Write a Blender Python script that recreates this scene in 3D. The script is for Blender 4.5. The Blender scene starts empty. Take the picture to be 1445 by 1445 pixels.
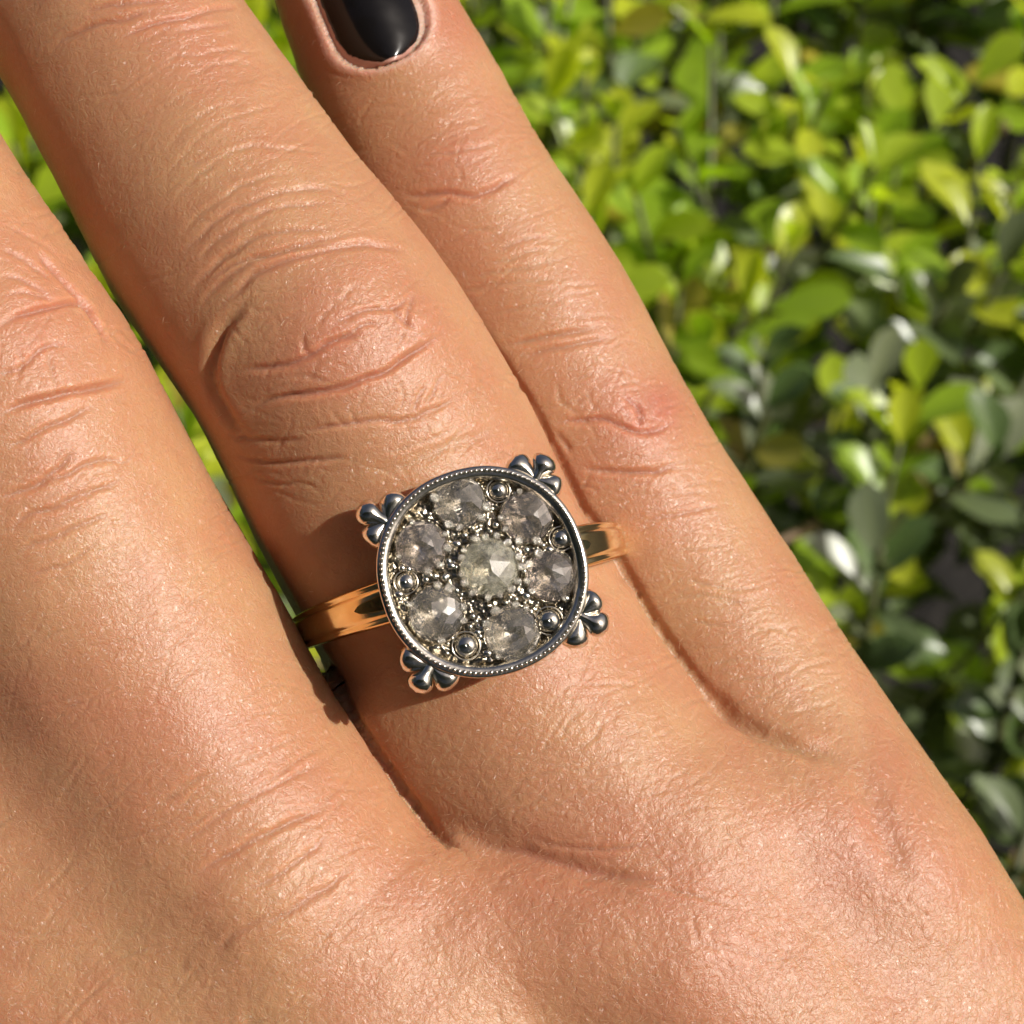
import bpy, bmesh, math, random
import numpy as np
from mathutils import Matrix, Vector
from mathutils.bvhtree import BVHTree

random.seed(7)
rng = np.random.default_rng(7)
C = bpy.context.scene.collection
SC = bpy.context.scene
S = 0.001                                  # everything near the hand is written in millimetres

# ------------------------------------------------------------------ camera, sky, sun, exposure
PITCH = math.radians(50)                   # the camera looks down on hand and hedge
DIST = 116.0                               # camera to the ring, mm
FIELD = 54.0                               # width seen at the ring, mm
RH = Matrix(((1, 0, 0), (0, math.sin(PITCH), math.cos(PITCH)), (0, -math.cos(PITCH), math.sin(PITCH)))).transposed()
# columns of the rotation: x right, y up along the hand, z from the hand towards the viewer
RH = Matrix(((1, 0, 0), (0, math.sin(PITCH), -math.cos(PITCH)), (0, math.cos(PITCH), math.sin(PITCH))))
HAND = RH.to_4x4()

cam = bpy.data.cameras.new('camera')
camo = bpy.data.objects.new('camera', cam)
C.objects.link(camo)
SC.camera = camo
camo.matrix_world = Matrix.Translation(RH @ Vector((0, 0, DIST * S))) @ HAND
cam.sensor_width = 36
cam.lens = 18 / (FIELD / 2 / DIST)
cam.clip_start = 0.005
cam.clip_end = 2000
cam.dof.use_dof = True
cam.dof.focus_distance = (DIST - 1.5) * S
cam.dof.aperture_fstop = 92

SUN_H = Vector((0.68, 0.28, 0.68)).normalized()      # towards the sun, in the hand's own frame
sd = (RH @ SUN_H).normalized()
elev, azim = math.asin(sd.z), math.atan2(sd.x, sd.y)
world = bpy.data.worlds.new('World')
SC.world = world
world.use_nodes = True
wn = world.node_tree
sky = wn.nodes.new('ShaderNodeTexSky')
sky.sky_type = 'NISHITA'
sky.sun_disc = False
sky.sun_elevation = elev
sky.sun_rotation = azim
sky.air_density = 0.6
sky.dust_density = 6.0
sky.ozone_density = 0.3
bg = wn.nodes['Background']
wn.links.new(sky.outputs[0], bg.inputs[0])
bg.inputs[1].default_value = 0.07
sun = bpy.data.lights.new('sun', 'SUN')
sun.energy = 4.7
sun.angle = math.radians(0.53)
sun.color = (1.0, 0.96, 0.89)
suno = bpy.data.objects.new('sun', sun)
C.objects.link(suno)
suno.rotation_euler = sd.to_track_quat('Z', 'Y').to_euler()

SC.view_settings.view_transform = 'Standard'
SC.view_settings.look = 'None'
SC.view_settings.exposure = 0.0
SC.view_settings.gamma = 1.0
SC.cycles.use_denoising = True
SC.cycles.max_bounces = 14
SC.cycles.transmission_bounces = 12
SC.cycles.glossy_bounces = 6
SC.cycles.diffuse_bounces = 4
SC.cycles.sample_clamp_indirect = 6.0


# ------------------------------------------------------------------ helpers
def mesh_of(name, verts, faces, mat=None, smooth=True, scale=1.0):
    me = bpy.data.meshes.new(name)
    v = np.asarray(verts, dtype=np.float32) * scale
    if isinstance(faces, np.ndarray):
        n, k = faces.shape
        me.vertices.add(len(v))
        me.vertices.foreach_set('co', v.ravel())
        me.loops.add(n * k)
        me.loops.foreach_set('vertex_index', faces.astype(np.int32).ravel())
        me.polygons.add(n)
        me.polygons.foreach_set('loop_start', np.arange(0, n * k, k, dtype=np.int32))
        me.update(calc_edges=True)
    else:
        me.from_pydata([tuple(p) for p in v.tolist()], [], faces)
        me.update()
    if smooth:
        me.polygons.foreach_set('use_smooth', np.ones(len(me.polygons), dtype=bool))
    if mat:
        me.materials.append(mat)
    return me


def obj(name, me, parent=None, mat_world=None, **props):
    o = bpy.data.objects.new(name, me)
    C.objects.link(o)
    if parent is not None:
        o.parent = parent
    if mat_world is not None:
        o.matrix_basis = mat_world
    for k, v in props.items():
        o[k] = v
    return o


class MB:
    """collects pieces into one vertex and face list"""
    def __init__(self):
        self.v, self.f, self.n = [], [], 0

    def add(self, v, f):
        self.v.append(np.asarray(v, dtype=np.float64))
        self.f += [tuple(i + self.n for i in q) for q in f]
        self.n += len(v)

    def mesh(self, name, mat, smooth=True, scale=S):
        return mesh_of(name, np.concatenate(self.v), self.f, mat, smooth, scale)


def px2mm(px, py, z=0.0):
    k = FIELD / 1445.0 * (DIST - z) / DIST
    return (px - 722.5) * k, -(py - 722.5) * k


def mm2px(p):
    k = 1445.0 / FIELD * DIST / (DIST - p[:, 2])
    return np.stack([722.5 + p[:, 0] * k, 722.5 - p[:, 1] * k], 1)


def sstep(a, b, x):
    t = np.clip((x - a) / (b - a), 0, 1)
    return t * t * (3 - 2 * t)


class Noise:
    def __init__(self, seed):
        self.t = np.random.default_rng(seed).random((32, 32, 32)).astype(np.float32) * 2 - 1

    def __call__(self, p):
        i = np.floor(p).astype(int)
        f = p - i
        f = f * f * (3 - 2 * f)
        r = 0
        for dx in (0, 1):
            for dy in (0, 1):
                for dz in (0, 1):
                    w = (f[:, 0] if dx else 1 - f[:, 0]) * (f[:, 1] if dy else 1 - f[:, 1]) * (f[:, 2] if dz else 1 - f[:, 2])
                    r = r + w * self.t[(i[:, 0] + dx) % 32, (i[:, 1] + dy) % 32, (i[:, 2] + dz) % 32]
        return r


def new_mat(name):
    m = bpy.data.materials.new(name)
    m.use_nodes = True
    nt = m.node_tree
    return m, nt, nt.nodes['Principled BSDF']


def node(nt, t, **kw):
    n = nt.nodes.new(t)
    for k, v in kw.items():
        setattr(n, k, v)
    return n


def link(nt, a, b):
    nt.links.new(a, b)


def math_node(nt, op, a, b=None, c=None):
    n = node(nt, 'ShaderNodeMath', operation=op)
    for i, x in enumerate((a, b, c)):
        if x is None:
            continue
        if isinstance(x, (int, float)):
            n.inputs[i].default_value = x
        else:
            link(nt, x, n.inputs[i])
    return n.outputs[0]


def mix_col(nt, fac, a, b, mode='MIX'):
    n = node(nt, 'ShaderNodeMix', data_type='RGBA', blend_type=mode)
    for s, x in ((n.inputs[0], fac), (n.inputs[6], a), (n.inputs[7], b)):
        if isinstance(x, (int, float)):
            s.default_value = x
        elif isinstance(x, tuple):
            s.default_value = (*x, 1)
        else:
            link(nt, x, s)
    return n.outputs[2]


# ------------------------------------------------------------------ materials
def skin_material():
    m, nt, b = new_mat('skin')
    tc = node(nt, 'ShaderNodeTexCoord')
    mp = node(nt, 'ShaderNodeMapping')                      # millimetres, turned along the fingers
    mp.inputs['Scale'].default_value = (1000, 1000, 1000)
    mp.inputs['Rotation'].default_value = (0, 0, math.radians(-58.5) * -1)
    link(nt, tc.outputs['Object'], mp.inputs[0])
    co = mp.outputs[0]

    def noise(scale, detail=3, rough=0.6, vec=co):
        n = node(nt, 'ShaderNodeTexNoise')
        n.inputs['Scale'].default_value = scale
        n.inputs['Detail'].default_value = detail
        n.inputs['Roughness'].default_value = rough
        link(nt, vec, n.inputs['Vector'])
        return n

    def stretch(v, s):
        n = node(nt, 'ShaderNodeVectorMath', operation='MULTIPLY')
        link(nt, v, n.inputs[0])
        n.inputs[1].default_value = s
        return n.outputs[0]

    warp = noise(0.9, 3)
    wv = node(nt, 'ShaderNodeVectorMath', operation='MULTIPLY_ADD')
    link(nt, warp.outputs['Color'], wv.inputs[0])
    wv.inputs[1].default_value = (0.9, 0.9, 0.9)
    link(nt, co, wv.inputs[2])
    wco = wv.outputs[0]

    def cells(scale, vec, lo, hi):
        v = node(nt, 'ShaderNodeTexVoronoi', feature='DISTANCE_TO_EDGE')
        v.inputs['Scale'].default_value = scale
        link(nt, vec, v.inputs['Vector'])
        r = node(nt, 'ShaderNodeMapRange', interpolation_type='SMOOTHSTEP')
        r.inputs['From Min'].default_value = lo
        r.inputs['From Max'].default_value = hi
        link(nt, v.outputs['Distance'], r.inputs['Value'])
        return r.outputs[0]

    area = node(nt, 'ShaderNodeAttribute', attribute_name='relief').outputs['Fac']     # where the skin is coarser
    big = cells(1.25, stretch(wco, (1.0, 0.75, 0.8)), 0.0, 0.34)
    mid = cells(2.6, stretch(wco, (1.0, 0.8, 1.0)), 0.0, 0.34)
    fine = cells(5.5, wco, 0.0, 0.3)
    lines = noise(1.0, 4, 0.65, stretch(wco, (1.7, 0.28, 1.0)))
    grain = noise(7.0, 3, 0.7)
    h = math_node(nt, 'MULTIPLY', math_node(nt, 'MULTIPLY', big, area), 0.022)
    h = math_node(nt, 'MULTIPLY_ADD', mid, 0.012, h)
    h = math_node(nt, 'MULTIPLY_ADD', fine, 0.007, h)
    h = math_node(nt, 'MULTIPLY_ADD', lines.outputs['Fac'], 0.04, h)
    h = math_node(nt, 'MULTIPLY_ADD', grain.outputs['Fac'], 0.013, h)
    bp = node(nt, 'ShaderNodeBump')
    bp.inputs['Strength'].default_value = 1.0
    bp.inputs['Distance'].default_value = 0.001
    link(nt, h, bp.inputs['Height'])
    link(nt, bp.outputs[0], b.inputs['Normal'])

    # tiny plates of skin that each glint on their own
    gv_ = node(nt, 'ShaderNodeTexVoronoi', feature='F1')
    gv_.inputs['Scale'].default_value = 8.0
    link(nt, wco, gv_.inputs['Vector'])
    gs = node(nt, 'ShaderNodeVectorMath', operation='MULTIPLY_ADD')
    link(nt, gv_.outputs['Color'], gs.inputs[0])
    gs.inputs[1].default_value = (0.9, 0.9, 0.9)
    gs.inputs[2].default_value = (-0.45, -0.45, -0.45)
    ga = node(nt, 'ShaderNodeVectorMath', operation='ADD')
    link(nt, gs.outputs[0], ga.inputs[0])
    link(nt, bp.outputs[0], ga.inputs[1])
    gn = node(nt, 'ShaderNodeVectorMath', operation='NORMALIZE')
    link(nt, ga.outputs[0], gn.inputs[0])
    link(nt, gn.outputs[0], b.inputs['Coat Normal'])
    b.inputs['Coat Weight'].default_value = 0.22
    b.inputs['Coat Roughness'].default_value = 0.24
    red = node(nt, 'ShaderNodeAttribute', attribute_name='redness').outputs['Fac']
    mot = noise(0.16, 4)
    mr = node(nt, 'ShaderNodeMapRange')
    mr.inputs['From Min'].default_value = 0.35
    mr.inputs['From Max'].default_value = 0.65
    link(nt, mot.outputs['Fac'], mr.inputs[0])
    c = mix_col(nt, mr.outputs[0], (0.470, 0.255, 0.130), (0.440, 0.205, 0.108))
    c = mix_col(nt, red, c, (0.42, 0.155, 0.092))
    c = mix_col(nt, node(nt, 'ShaderNodeAttribute', attribute_name='pale').outputs['Fac'], c, (0.62, 0.42, 0.34))
    frk = noise(0.75, 3, 0.7)
    fr = node(nt, 'ShaderNodeMapRange')
    fr.inputs['From Min'].default_value = 0.52
    fr.inputs['From Max'].default_value = 0.75
    fr.inputs['To Max'].default_value = 0.35
    link(nt, frk.outputs['Fac'], fr.inputs[0])
    c = mix_col(nt, fr.outputs[0], c, (0.37, 0.165, 0.085))
    link(nt, c, b.inputs['Base Color'])
    b.inputs['Subsurface Weight'].default_value = 0.8
    b.inputs['Subsurface Radius'].default_value = (1.0, 0.33, 0.17)
    b.inputs['Subsurface Scale'].default_value = 0.0012
    b.inputs['Roughness'].default_value = 0.42
    b.inputs['Specular IOR Level'].default_value = 0.36
    return m


def metal(name, col, rough, bump=0.0, scale=900, dark=None):
    m, nt, b = new_mat(name)
    b.inputs['Metallic'].default_value = 1
    tc = node(nt, 'ShaderNodeTexCoord')
    n = node(nt, 'ShaderNodeTexNoise')
    n.inputs['Scale'].default_value = scale
    n.inputs['Detail'].default_value = 4
    link(nt, tc.outputs['Object'], n.inputs['Vector'])
    r = node(nt, 'ShaderNodeMapRange')
    r.inputs['To Min'].default_value = rough * 0.6
    r.inputs['To Max'].default_value = rough * 1.5
    link(nt, n.outputs['Fac'], r.inputs[0])
    link(nt, r.outputs[0], b.inputs['Roughness'])
    c = mix_col(nt, n.outputs['Fac'], col, dark or tuple(x * 0.8 for x in col))
    link(nt, c, b.inputs['Base Color'])
    if bump:
        bp = node(nt, 'ShaderNodeBump')
        bp.inputs['Strength'].default_value = 1
        bp.inputs['Distance'].default_value = bump * S
        link(nt, n.outputs['Fac'], bp.inputs['Height'])
        link(nt, bp.outputs[0], b.inputs['Normal'])
    return m


def diamond_material(name, col, cloud, rough=0.0):
    m, nt, b = new_mat(name)
    b.inputs['Base Color'].default_value = (*col, 1)
    b.inputs['Transmission Weight'].default_value = 1.0
    b.inputs['IOR'].default_value = 2.1
    b.inputs['Roughness'].default_value = rough
    b.inputs['Coat Weight'].default_value = 0.45
    b.inputs['Coat Roughness'].default_value = 0.15
    b.inputs['Coat IOR'].default_value = 1.8
    # flaws and feathers in the old stones
    tc = node(nt, 'ShaderNodeTexCoord')
    n = node(nt, 'ShaderNodeTexNoise')
    n.inputs['Scale'].default_value = 2.6
    n.inputs['Detail'].default_value = 6
    n.inputs['Roughness'].default_value = 0.75
    link(nt, tc.outputs['Object'], n.inputs['Vector'])
    r = node(nt, 'ShaderNodeMapRange')
    r.inputs['From Min'].default_value = 0.42
    r.inputs['From Max'].default_value = 0.66
    r.inputs['To Max'].default_value = cloud
    link(nt, n.outputs['Fac'], r.inputs[0])
    d = node(nt, 'ShaderNodeBsdfDiffuse')
    d.inputs[0].default_value = (0.85, 0.80, 0.64, 1)
    clear = node(nt, 'ShaderNodeBsdfTransparent')
    clear.inputs[0].default_value = (*col, 1)
    m1 = node(nt, 'ShaderNodeMixShader')
    m1.inputs[0].default_value = 0.25
    link(nt, b.outputs[0], m1.inputs[1])
    link(nt, clear.outputs[0], m1.inputs[2])
    mx = node(nt, 'ShaderNodeMixShader')
    link(nt, r.outputs[0], mx.inputs[0])
    link(nt, m1.outputs[0], mx.inputs[1])
    link(nt, d.outputs[0], mx.inputs[2])
    link(nt, mx.outputs[0], nt.nodes['Material Output'].inputs[0])
    return m


def leaf_material():
    m, nt, b = new_mat('leaf_surface')
    a = node(nt, 'ShaderNodeAttribute', attribute_name='tint')
    uv = node(nt, 'ShaderNodeAttribute', attribute_name='blade')
    sx = node(nt, 'ShaderNodeSeparateXYZ')
    link(nt, uv.outputs['Vector'], sx.inputs[0])
    # midrib and side veins, pale
    ax = math_node(nt, 'ABSOLUTE', sx.outputs[1])
    rib = node(nt, 'ShaderNodeMapRange')
    rib.inputs['From Min'].default_value = 0.03
    rib.inputs['From Max'].default_value = 0.09
    rib.inputs['To Min'].default_value = 1
    rib.inputs['To Max'].default_value = 0
    link(nt, ax, rib.inputs[0])
    vein = math_node(nt, 'SINE', math_node(nt, 'MULTIPLY', math_node(nt, 'SUBTRACT', sx.outputs[0], math_node(nt, 'MULTIPLY', ax, 0.45)), 52.0))
    vein = math_node(nt, 'MULTIPLY', math_node(nt, 'POWER', math_node(nt, 'MULTIPLY_ADD', vein, 0.5, 0.5), 8.0), 0.22)
    tc = node(nt, 'ShaderNodeTexCoord')
    n = node(nt, 'ShaderNodeTexNoise')
    n.inputs['Scale'].default_value = 160
    n.inputs['Detail'].default_value = 4
    link(nt, tc.outputs['Object'], n.inputs['Vector'])
    base = mix_col(nt, math_node(nt, 'MULTIPLY', n.outputs['Fac'], 0.5), a.outputs['Color'], (0.03, 0.05, 0.012))
    lighter = mix_col(nt, 0.4, base, (0.30, 0.36, 0.12))
    base = mix_col(nt, math_node(nt, 'MAXIMUM', math_node(nt, 'MULTIPLY', rib.outputs[0], 0.6), vein), base, lighter)
    link(nt, base, b.inputs['Base Color'])
    b.inputs['Roughness'].default_value = 0.33
    b.inputs['Specular IOR Level'].default_value = 0.65
    tr = node(nt, 'ShaderNodeBsdfTranslucent')
    tcol = mix_col(nt, 1.0, a.outputs['Color'], (1.5, 1.6, 0.5), 'MULTIPLY')
    link(nt, tcol, tr.inputs[0])
    mx = node(nt, 'ShaderNodeMixShader')
    link(nt, math_node(nt, 'MULTIPLY', a.outputs['Alpha'], 1.0), mx.inputs[0])
    link(nt, b.outputs[0], mx.inputs[1])
    link(nt, tr.outputs[0], mx.inputs[2])
    out = nt.nodes['Material Output']
    link(nt, mx.outputs[0], out.inputs[0])
    return m


def plain(name, col, rough=0.6, nscale=200, var=0.5, bump=0.0):
    m, nt, b = new_mat(name)
    tc = node(nt, 'ShaderNodeTexCoord')
    n = node(nt, 'ShaderNodeTexNoise')
    n.inputs['Scale'].default_value = nscale
    n.inputs['Detail'].default_value = 5
    link(nt, tc.outputs['Object'], n.inputs['Vector'])
    c = mix_col(nt, n.outputs['Fac'], col, tuple(x * (1 - var) for x in col))
    link(nt, c, b.inputs['Base Color'])
    b.inputs['Roughness'].default_value = rough
    if bump:
        bp = node(nt, 'ShaderNodeBump')
        bp.inputs['Distance'].default_value = bump
        link(nt, n.outputs['Fac'], bp.inputs['Height'])
        link(nt, bp.outputs[0], b.inputs['Normal'])
    return m


M_SKIN = skin_material()
M_WHITE = metal('white_gold', (0.86, 0.81, 0.71), 0.14, 0.03, 1400)
M_PLATE = metal('worn_white_gold', (0.62, 0.56, 0.44), 0.15, 0.10, 3000, (0.12, 0.10, 0.07))
ptn = M_PLATE.node_tree
pbs = ptn.nodes['Principled BSDF']
pold = pbs.inputs['Base Color'].links[0].from_socket
link(ptn, mix_col(ptn, node(ptn, 'ShaderNodeAttribute', attribute_name='seat').outputs['Fac'], pold, (0.82, 0.78, 0.70)), pbs.inputs['Base Color'])
M_GOLD = metal('yellow_gold', (0.96, 0.72, 0.35), 0.15, 0.006, 1500)
M_SCOOP_REFL = metal('gold_dark_reflection', (0.10, 0.10, 0.05), 0.35, 0.03, 4000)  # dark reflection in the band's shoulder scoops, painted as metal colour
M_DIA = diamond_material('diamond', (0.99, 0.97, 0.93), 0.02, 0.0)
M_DIA_PINK = diamond_material('diamond_brownish', (0.98, 0.93, 0.89), 0.02, 0.0)
M_DIA_C = diamond_material('diamond_cloudy', (0.97, 0.96, 0.87), 0.28, 0.0)
M_LEAF = leaf_material()
M_TWIG = plain('bark', (0.23, 0.15, 0.09), 0.7, 300)
M_STEM = plain('green_stem', (0.10, 0.11, 0.035), 0.5, 300)
M_SOIL = plain('soil', (0.012, 0.009, 0.006), 0.95, 25, 0.6, 0.02)

# ------------------------------------------------------------------ ground and hedge
CAMW = RH @ Vector((0, 0, DIST * S))
HEDGE_Z = CAMW.z - 0.44
gx = np.array([-400, -40, -4, -1.5, -0.7, 0, 0.7, 1.5, 4, 40, 400.0])
gv = [(x, y, -1.25 + (0.02 * math.sin(3 * x + 2 * y) if abs(x) < 5 and abs(y) < 5 else 0)) for y in gx for x in gx]
gf = [(j * 11 + i, j * 11 + i + 1, (j + 1) * 11 + i + 1, (j + 1) * 11 + i) for j in range(10) for i in range(10)]
obj('ground', mesh_of('ground', gv, gf, M_SOIL), kind='structure', label='dark bare soil under the hedge', category='ground')

NL, NW = 6, 2                              # leaf grid: along, half across


def leaf_verts(length, width, cup, droop, fold, seed, tooth=0.0):
    """obovate blade with a short stalk: x along, y across, z up (unit: metres)"""
    r = random.Random(seed)
    v, bl = [], []
    for i in range(NL + 1):
        u = i / NL
        w = width * 0.5 * (0.16 + 0.84 * math.sin(math.pi * min(1, max(0, (u - 0.10) / 0.90)) ** 1.35) ** 0.62) if u > 0.10 else width * 0.05
        if i == NL:
            w = width * 0.13
        for j in range(-NW, NW + 1):
            t = j / NW
            y = w * t * (1 + r.uniform(-0.04, 0.04))
            x = u * length - (0.05 * length * (t * t) if i == NL else 0)
            z = cup * width * (t * t) * math.sin(math.pi * u) + droop * length * (u * u) * -1 + fold * width * abs(t) * math.sin(math.pi * u)
            z += r.uniform(-1, 1) * 0.012 * length * abs(t)
            v.append((x, y, z))
            bl.append((u, t, 0))
    k = 2 * NW + 1
    f = [(i * k + j, i * k + j + 1, (i + 1) * k + j + 1, (i + 1) * k + j) for i in range(NL) for j in range(2 * NW)]
    return np.array(v), f, np.array(bl)


PAL = {   # colour, how much light it lets through
    'young': [((0.50, 0.62, 0.035), 0.42), ((0.62, 0.66, 0.040), 0.45), ((0.38, 0.55, 0.030), 0.40)],
    'mature': [((0.110, 0.165, 0.058), 0.12), ((0.140, 0.185, 0.080), 0.12), ((0.085, 0.140, 0.038), 0.14), ((0.165, 0.205, 0.100), 0.12)],
    'old': [((0.185, 0.215, 0.120), 0.1), ((0.215, 0.235, 0.140), 0.1)],
    'yellow': [((0.50, 0.40, 0.05), 0.35), ((0.42, 0.36, 0.06), 0.3)],
    'brown': [((0.28, 0.17, 0.08), 0.15), ((0.34, 0.22, 0.11), 0.15)],
}
VAR = []                                   # the kinds of leaf, shared between alike leaves
for kind_, cols in PAL.items():
    for ci, (col, tr_) in enumerate(cols):
        for s_ in range(3):
            q = random.Random(hash((ci, s_)) % 1000 + len(VAR))
            v_, f_, b_ = leaf_verts(1.0, q.uniform(0.44, 0.60), q.uniform(0.02, 0.36), q.uniform(-0.14, 0.22), q.uniform(-0.04, 0.18), len(VAR))
            VAR.append((kind_, v_, f_, b_, col, tr_))
KINDI = {k: [i for i, t in enumerate(VAR) if t[0] == k] for k in PAL}


def leaf_mesh(name, v, f, bl, tint):
    me = mesh_of(name, v, f, M_LEAF, True)
    a = me.attributes.new('blade', 'FLOAT_VECTOR', 'POINT')
    a.data.foreach_set('vector', np.asarray(bl, dtype=np.float32).ravel())
    t = me.attributes.new('tint', 'FLOAT_COLOR', 'POINT')
    t.data.foreach_set('color', np.asarray(tint, dtype=np.float32).ravel())
    return me


leaves, stems, twigs = [], [], []
hn = Noise(21)


def add_leaf(pos, azim_, elev_, roll, size, kind_):
    m = Matrix.Translation(pos) @ Matrix.Rotation(azim_, 4, 'Z') @ Matrix.Rotation(-elev_, 4, 'Y') @ Matrix.Rotation(roll, 4, 'X') @ Matrix.Scale(size, 4)
    leaves.append((m, random.choice(KINDI[kind_])))


x0, x1, y0, y1 = -0.62, 0.62, -0.12, 1.25
cell = 0.0245
for ix in range(int((x1 - x0) / cell)):
    for iy in range(int((y1 - y0) / cell)):
        x = x0 + (ix + random.random()) * cell
        y = y0 + (iy + random.random()) * cell
        core = -0.30 < x < 0.36 and 0.0 < y < 0.85
        if not core and random.random() < 0.5:
            continue
        hgt = float(hn(np.array([[x * 9, y * 9, 0.0]]))[0])
        hg2 = float(hn(np.array([[x * 22, y * 22, 7.0]]))[0])
        top = HEDGE_Z + 0.022 * hgt + 0.022 * hg2 + random.uniform(-0.06, 0.02)
        if random.random() < 0.10 * float(1 - sstep(0.2, 0.4, np.array(y))):
            continue
        yy = np.array(y + 0.05 * hgt)
        fresh = random.random() < 0.16 + 0.26 * float(sstep(0.16, 0.30, yy)) + 0.56 * float(sstep(0.29, 0.42, yy))
        lean_az = random.uniform(0, 2 * math.pi)
        lean = random.uniform(0.0, 0.5)
        d = Vector((math.sin(lean) * math.cos(lean_az), math.sin(lean) * math.sin(lean_az), math.cos(lean)))
        tip = Vector((x, y, top))
        base = tip - d * random.uniform(0.09, 0.15)
        stems.append((base, tip, 0.0011 if fresh else 0.0015))
        n = random.randint(8, 11)
        a0 = random.uniform(0, 6.28)
        for k in range(n):
            q = k / (n - 1)                # 0 at the tip of the shoot
            p = tip.lerp(base, q * random.uniform(0.5, 0.62))
            el = math.radians((58 if fresh else 66) - 58 * q ** 0.7 + random.uniform(-16, 16))
            size = random.uniform(0.018, 0.028) * (0.78 if q < 0.25 else 1.0)
            r_ = random.random()
            if fresh and q < 0.80:
                kd = 'young' if r_ < 0.96 else 'yellow'
            elif r_ < 0.60:
                kd = 'mature'
            elif r_ < 0.965:
                kd = 'old'
            elif r_ < 0.98:
                kd = 'yellow'
            else:
                kd = 'brown'
            add_leaf(p, a0 + k * 2.4 + random.uniform(-0.3, 0.3), el, random.uniform(-0.5, 0.5), size, kd)
        for _k in range(2):                # older leaves deeper down
            p = tip - Vector((random.uniform(-0.02, 0.02), random.uniform(-0.02, 0.02), random.uniform(0.07, 0.20)))
            add_leaf(p, random.uniform(0, 6.28), random.uniform(-0.3, 0.6), random.uniform(-0.6, 0.6), random.uniform(0.020, 0.029), 'mature')
        if core and random.random() < 0.06:
            twigs.append((tip + Vector((0.01, 0, -0.02)), random.uniform(0, 6.28), random.uniform(0.02, 0.045), random.uniform(0.3, 1.3)))

hedge = obj('hedge', None, None, Matrix.Translation((0.05, 0.4, HEDGE_Z)),
            label='dense sunlit green hedge with rounded glossy leaves behind the hand', category='hedge')
HINV = hedge.matrix_basis.inverted()


def tube_pts(p, q, r0, r1, n=5):
    a = (q - p).normalized()
    s = a.cross(Vector((0.3, 0.9, 0.2))).normalized()
    t = a.cross(s)
    v = [p + (s * math.cos(6.2832 * i / n) + t * math.sin(6.2832 * i / n)) * r0 for i in range(n)]
    v += [q + (s * math.cos(6.2832 * i / n) + t * math.sin(6.2832 * i / n)) * r1 for i in range(n)]
    f = [(i, (i + 1) % n, n + (i + 1) % n, n + i) for i in range(n)] + [tuple(range(n, 2 * n))]
    return [tuple(x) for x in v], f


# which leaves does the picture show largest
allv, allf, owner, off = [], [], [], 0
for li, (m, vi) in enumerate(leaves):
    _, v_, f_, b_, col, tr_ = VAR[vi]
    mm = np.array(m)
    w = v_ @ mm[:3, :3].T + mm[:3, 3]
    allv.append(w)
    allf += [tuple(i + off for i in q) for q in f_]
    owner += [li] * len(f_)
    off += len(v_)
AV = np.concatenate(allv)
bvh = BVHTree.FromPolygons([tuple(p) for p in AV.tolist()], allf)
RHI = np.array(RH.transposed())
seen = np.zeros(len(leaves), int)
HEDGE_EDGE = [(648, 0), (713, 100), (793, 249), (955, 528), (1137, 787), (1315, 1036), (1445, 1260)]
for py in range(4, 1445, 9):
    ex = np.interp(py, [e[1] for e in HEDGE_EDGE], [e[0] for e in HEDGE_EDGE])
    for px in range(4, 1445, 9):
        if px < ex - 25 and not (px < 330 and abs(px - (py - 140) * 0.58) < 14):
            continue
        hx, hy = px2mm(px, py)
        dr = (RH @ Vector((hx, hy, -DIST))).normalized()
        hit = bvh.ray_cast(CAMW, dr)
        if hit[2] is not None:
            seen[owner[hit[2]]] += 1
best = set(np.argsort(-seen)[:298][np.sort(-seen)[:298] < 0].tolist())
vmesh = {}
sv, sf, sb, st, so_ = [], [], [], [], 0
for li, (m, vi) in enumerate(leaves):
    kind_, v_, f_, b_, col, tr_ = VAR[vi]
    if li in best:
        if vi not in vmesh:
            vmesh[vi] = leaf_mesh('leaf', v_, f_, b_, np.tile((*col, tr_), (len(v_), 1)))
        obj('leaf', vmesh[vi], hedge, HINV @ m)
    else:
        mm = np.array(HINV @ m)
        sv.append(v_ @ mm[:3, :3].T + mm[:3, 3])
        sf.append(np.array(f_) + so_)
        sb.append(b_)
        g = random.uniform(0.8, 1.2)
        st.append(np.tile((col[0] * g, col[1] * g, col[2] * g, tr_), (len(v_), 1)))
        so_ += len(v_)
obj('leaves', leaf_mesh('leaves', np.concatenate(sv), np.concatenate(sf), np.concatenate(sb), np.concatenate(st)), hedge, None, kind='stuff')
mb = MB()
for p, q, r in stems:
    mb.add(*tube_pts(HINV @ p, HINV @ q, r * 1.4, r * 0.8))
obj('stems', mb.mesh('stems', M_STEM, True, 1.0), hedge, None, kind='stuff')
tw = []
for p, az, ln, el in twigs:
    mb = MB()
    a = Vector((math.cos(az) * math.cos(el), math.sin(az) * math.cos(el), math.sin(el)))
    o0 = p - a * ln
    mb.add(*tube_pts(o0, p, 0.0016, 0.0011, 6))
    for k in range(3):
        bdir = (a + Vector((random.uniform(-1, 1), random.uniform(-1, 1), random.uniform(0, 1))) * 0.7).normalized()
        mb.add(*tube_pts(p - a * ln * 0.12 * k, p - a * ln * 0.12 * k + bdir * 0.008, 0.0010, 0.0007, 5))
    obj('twig', mb.mesh('twig', M_TWIG, True, 1.0), hedge, HINV)


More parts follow.
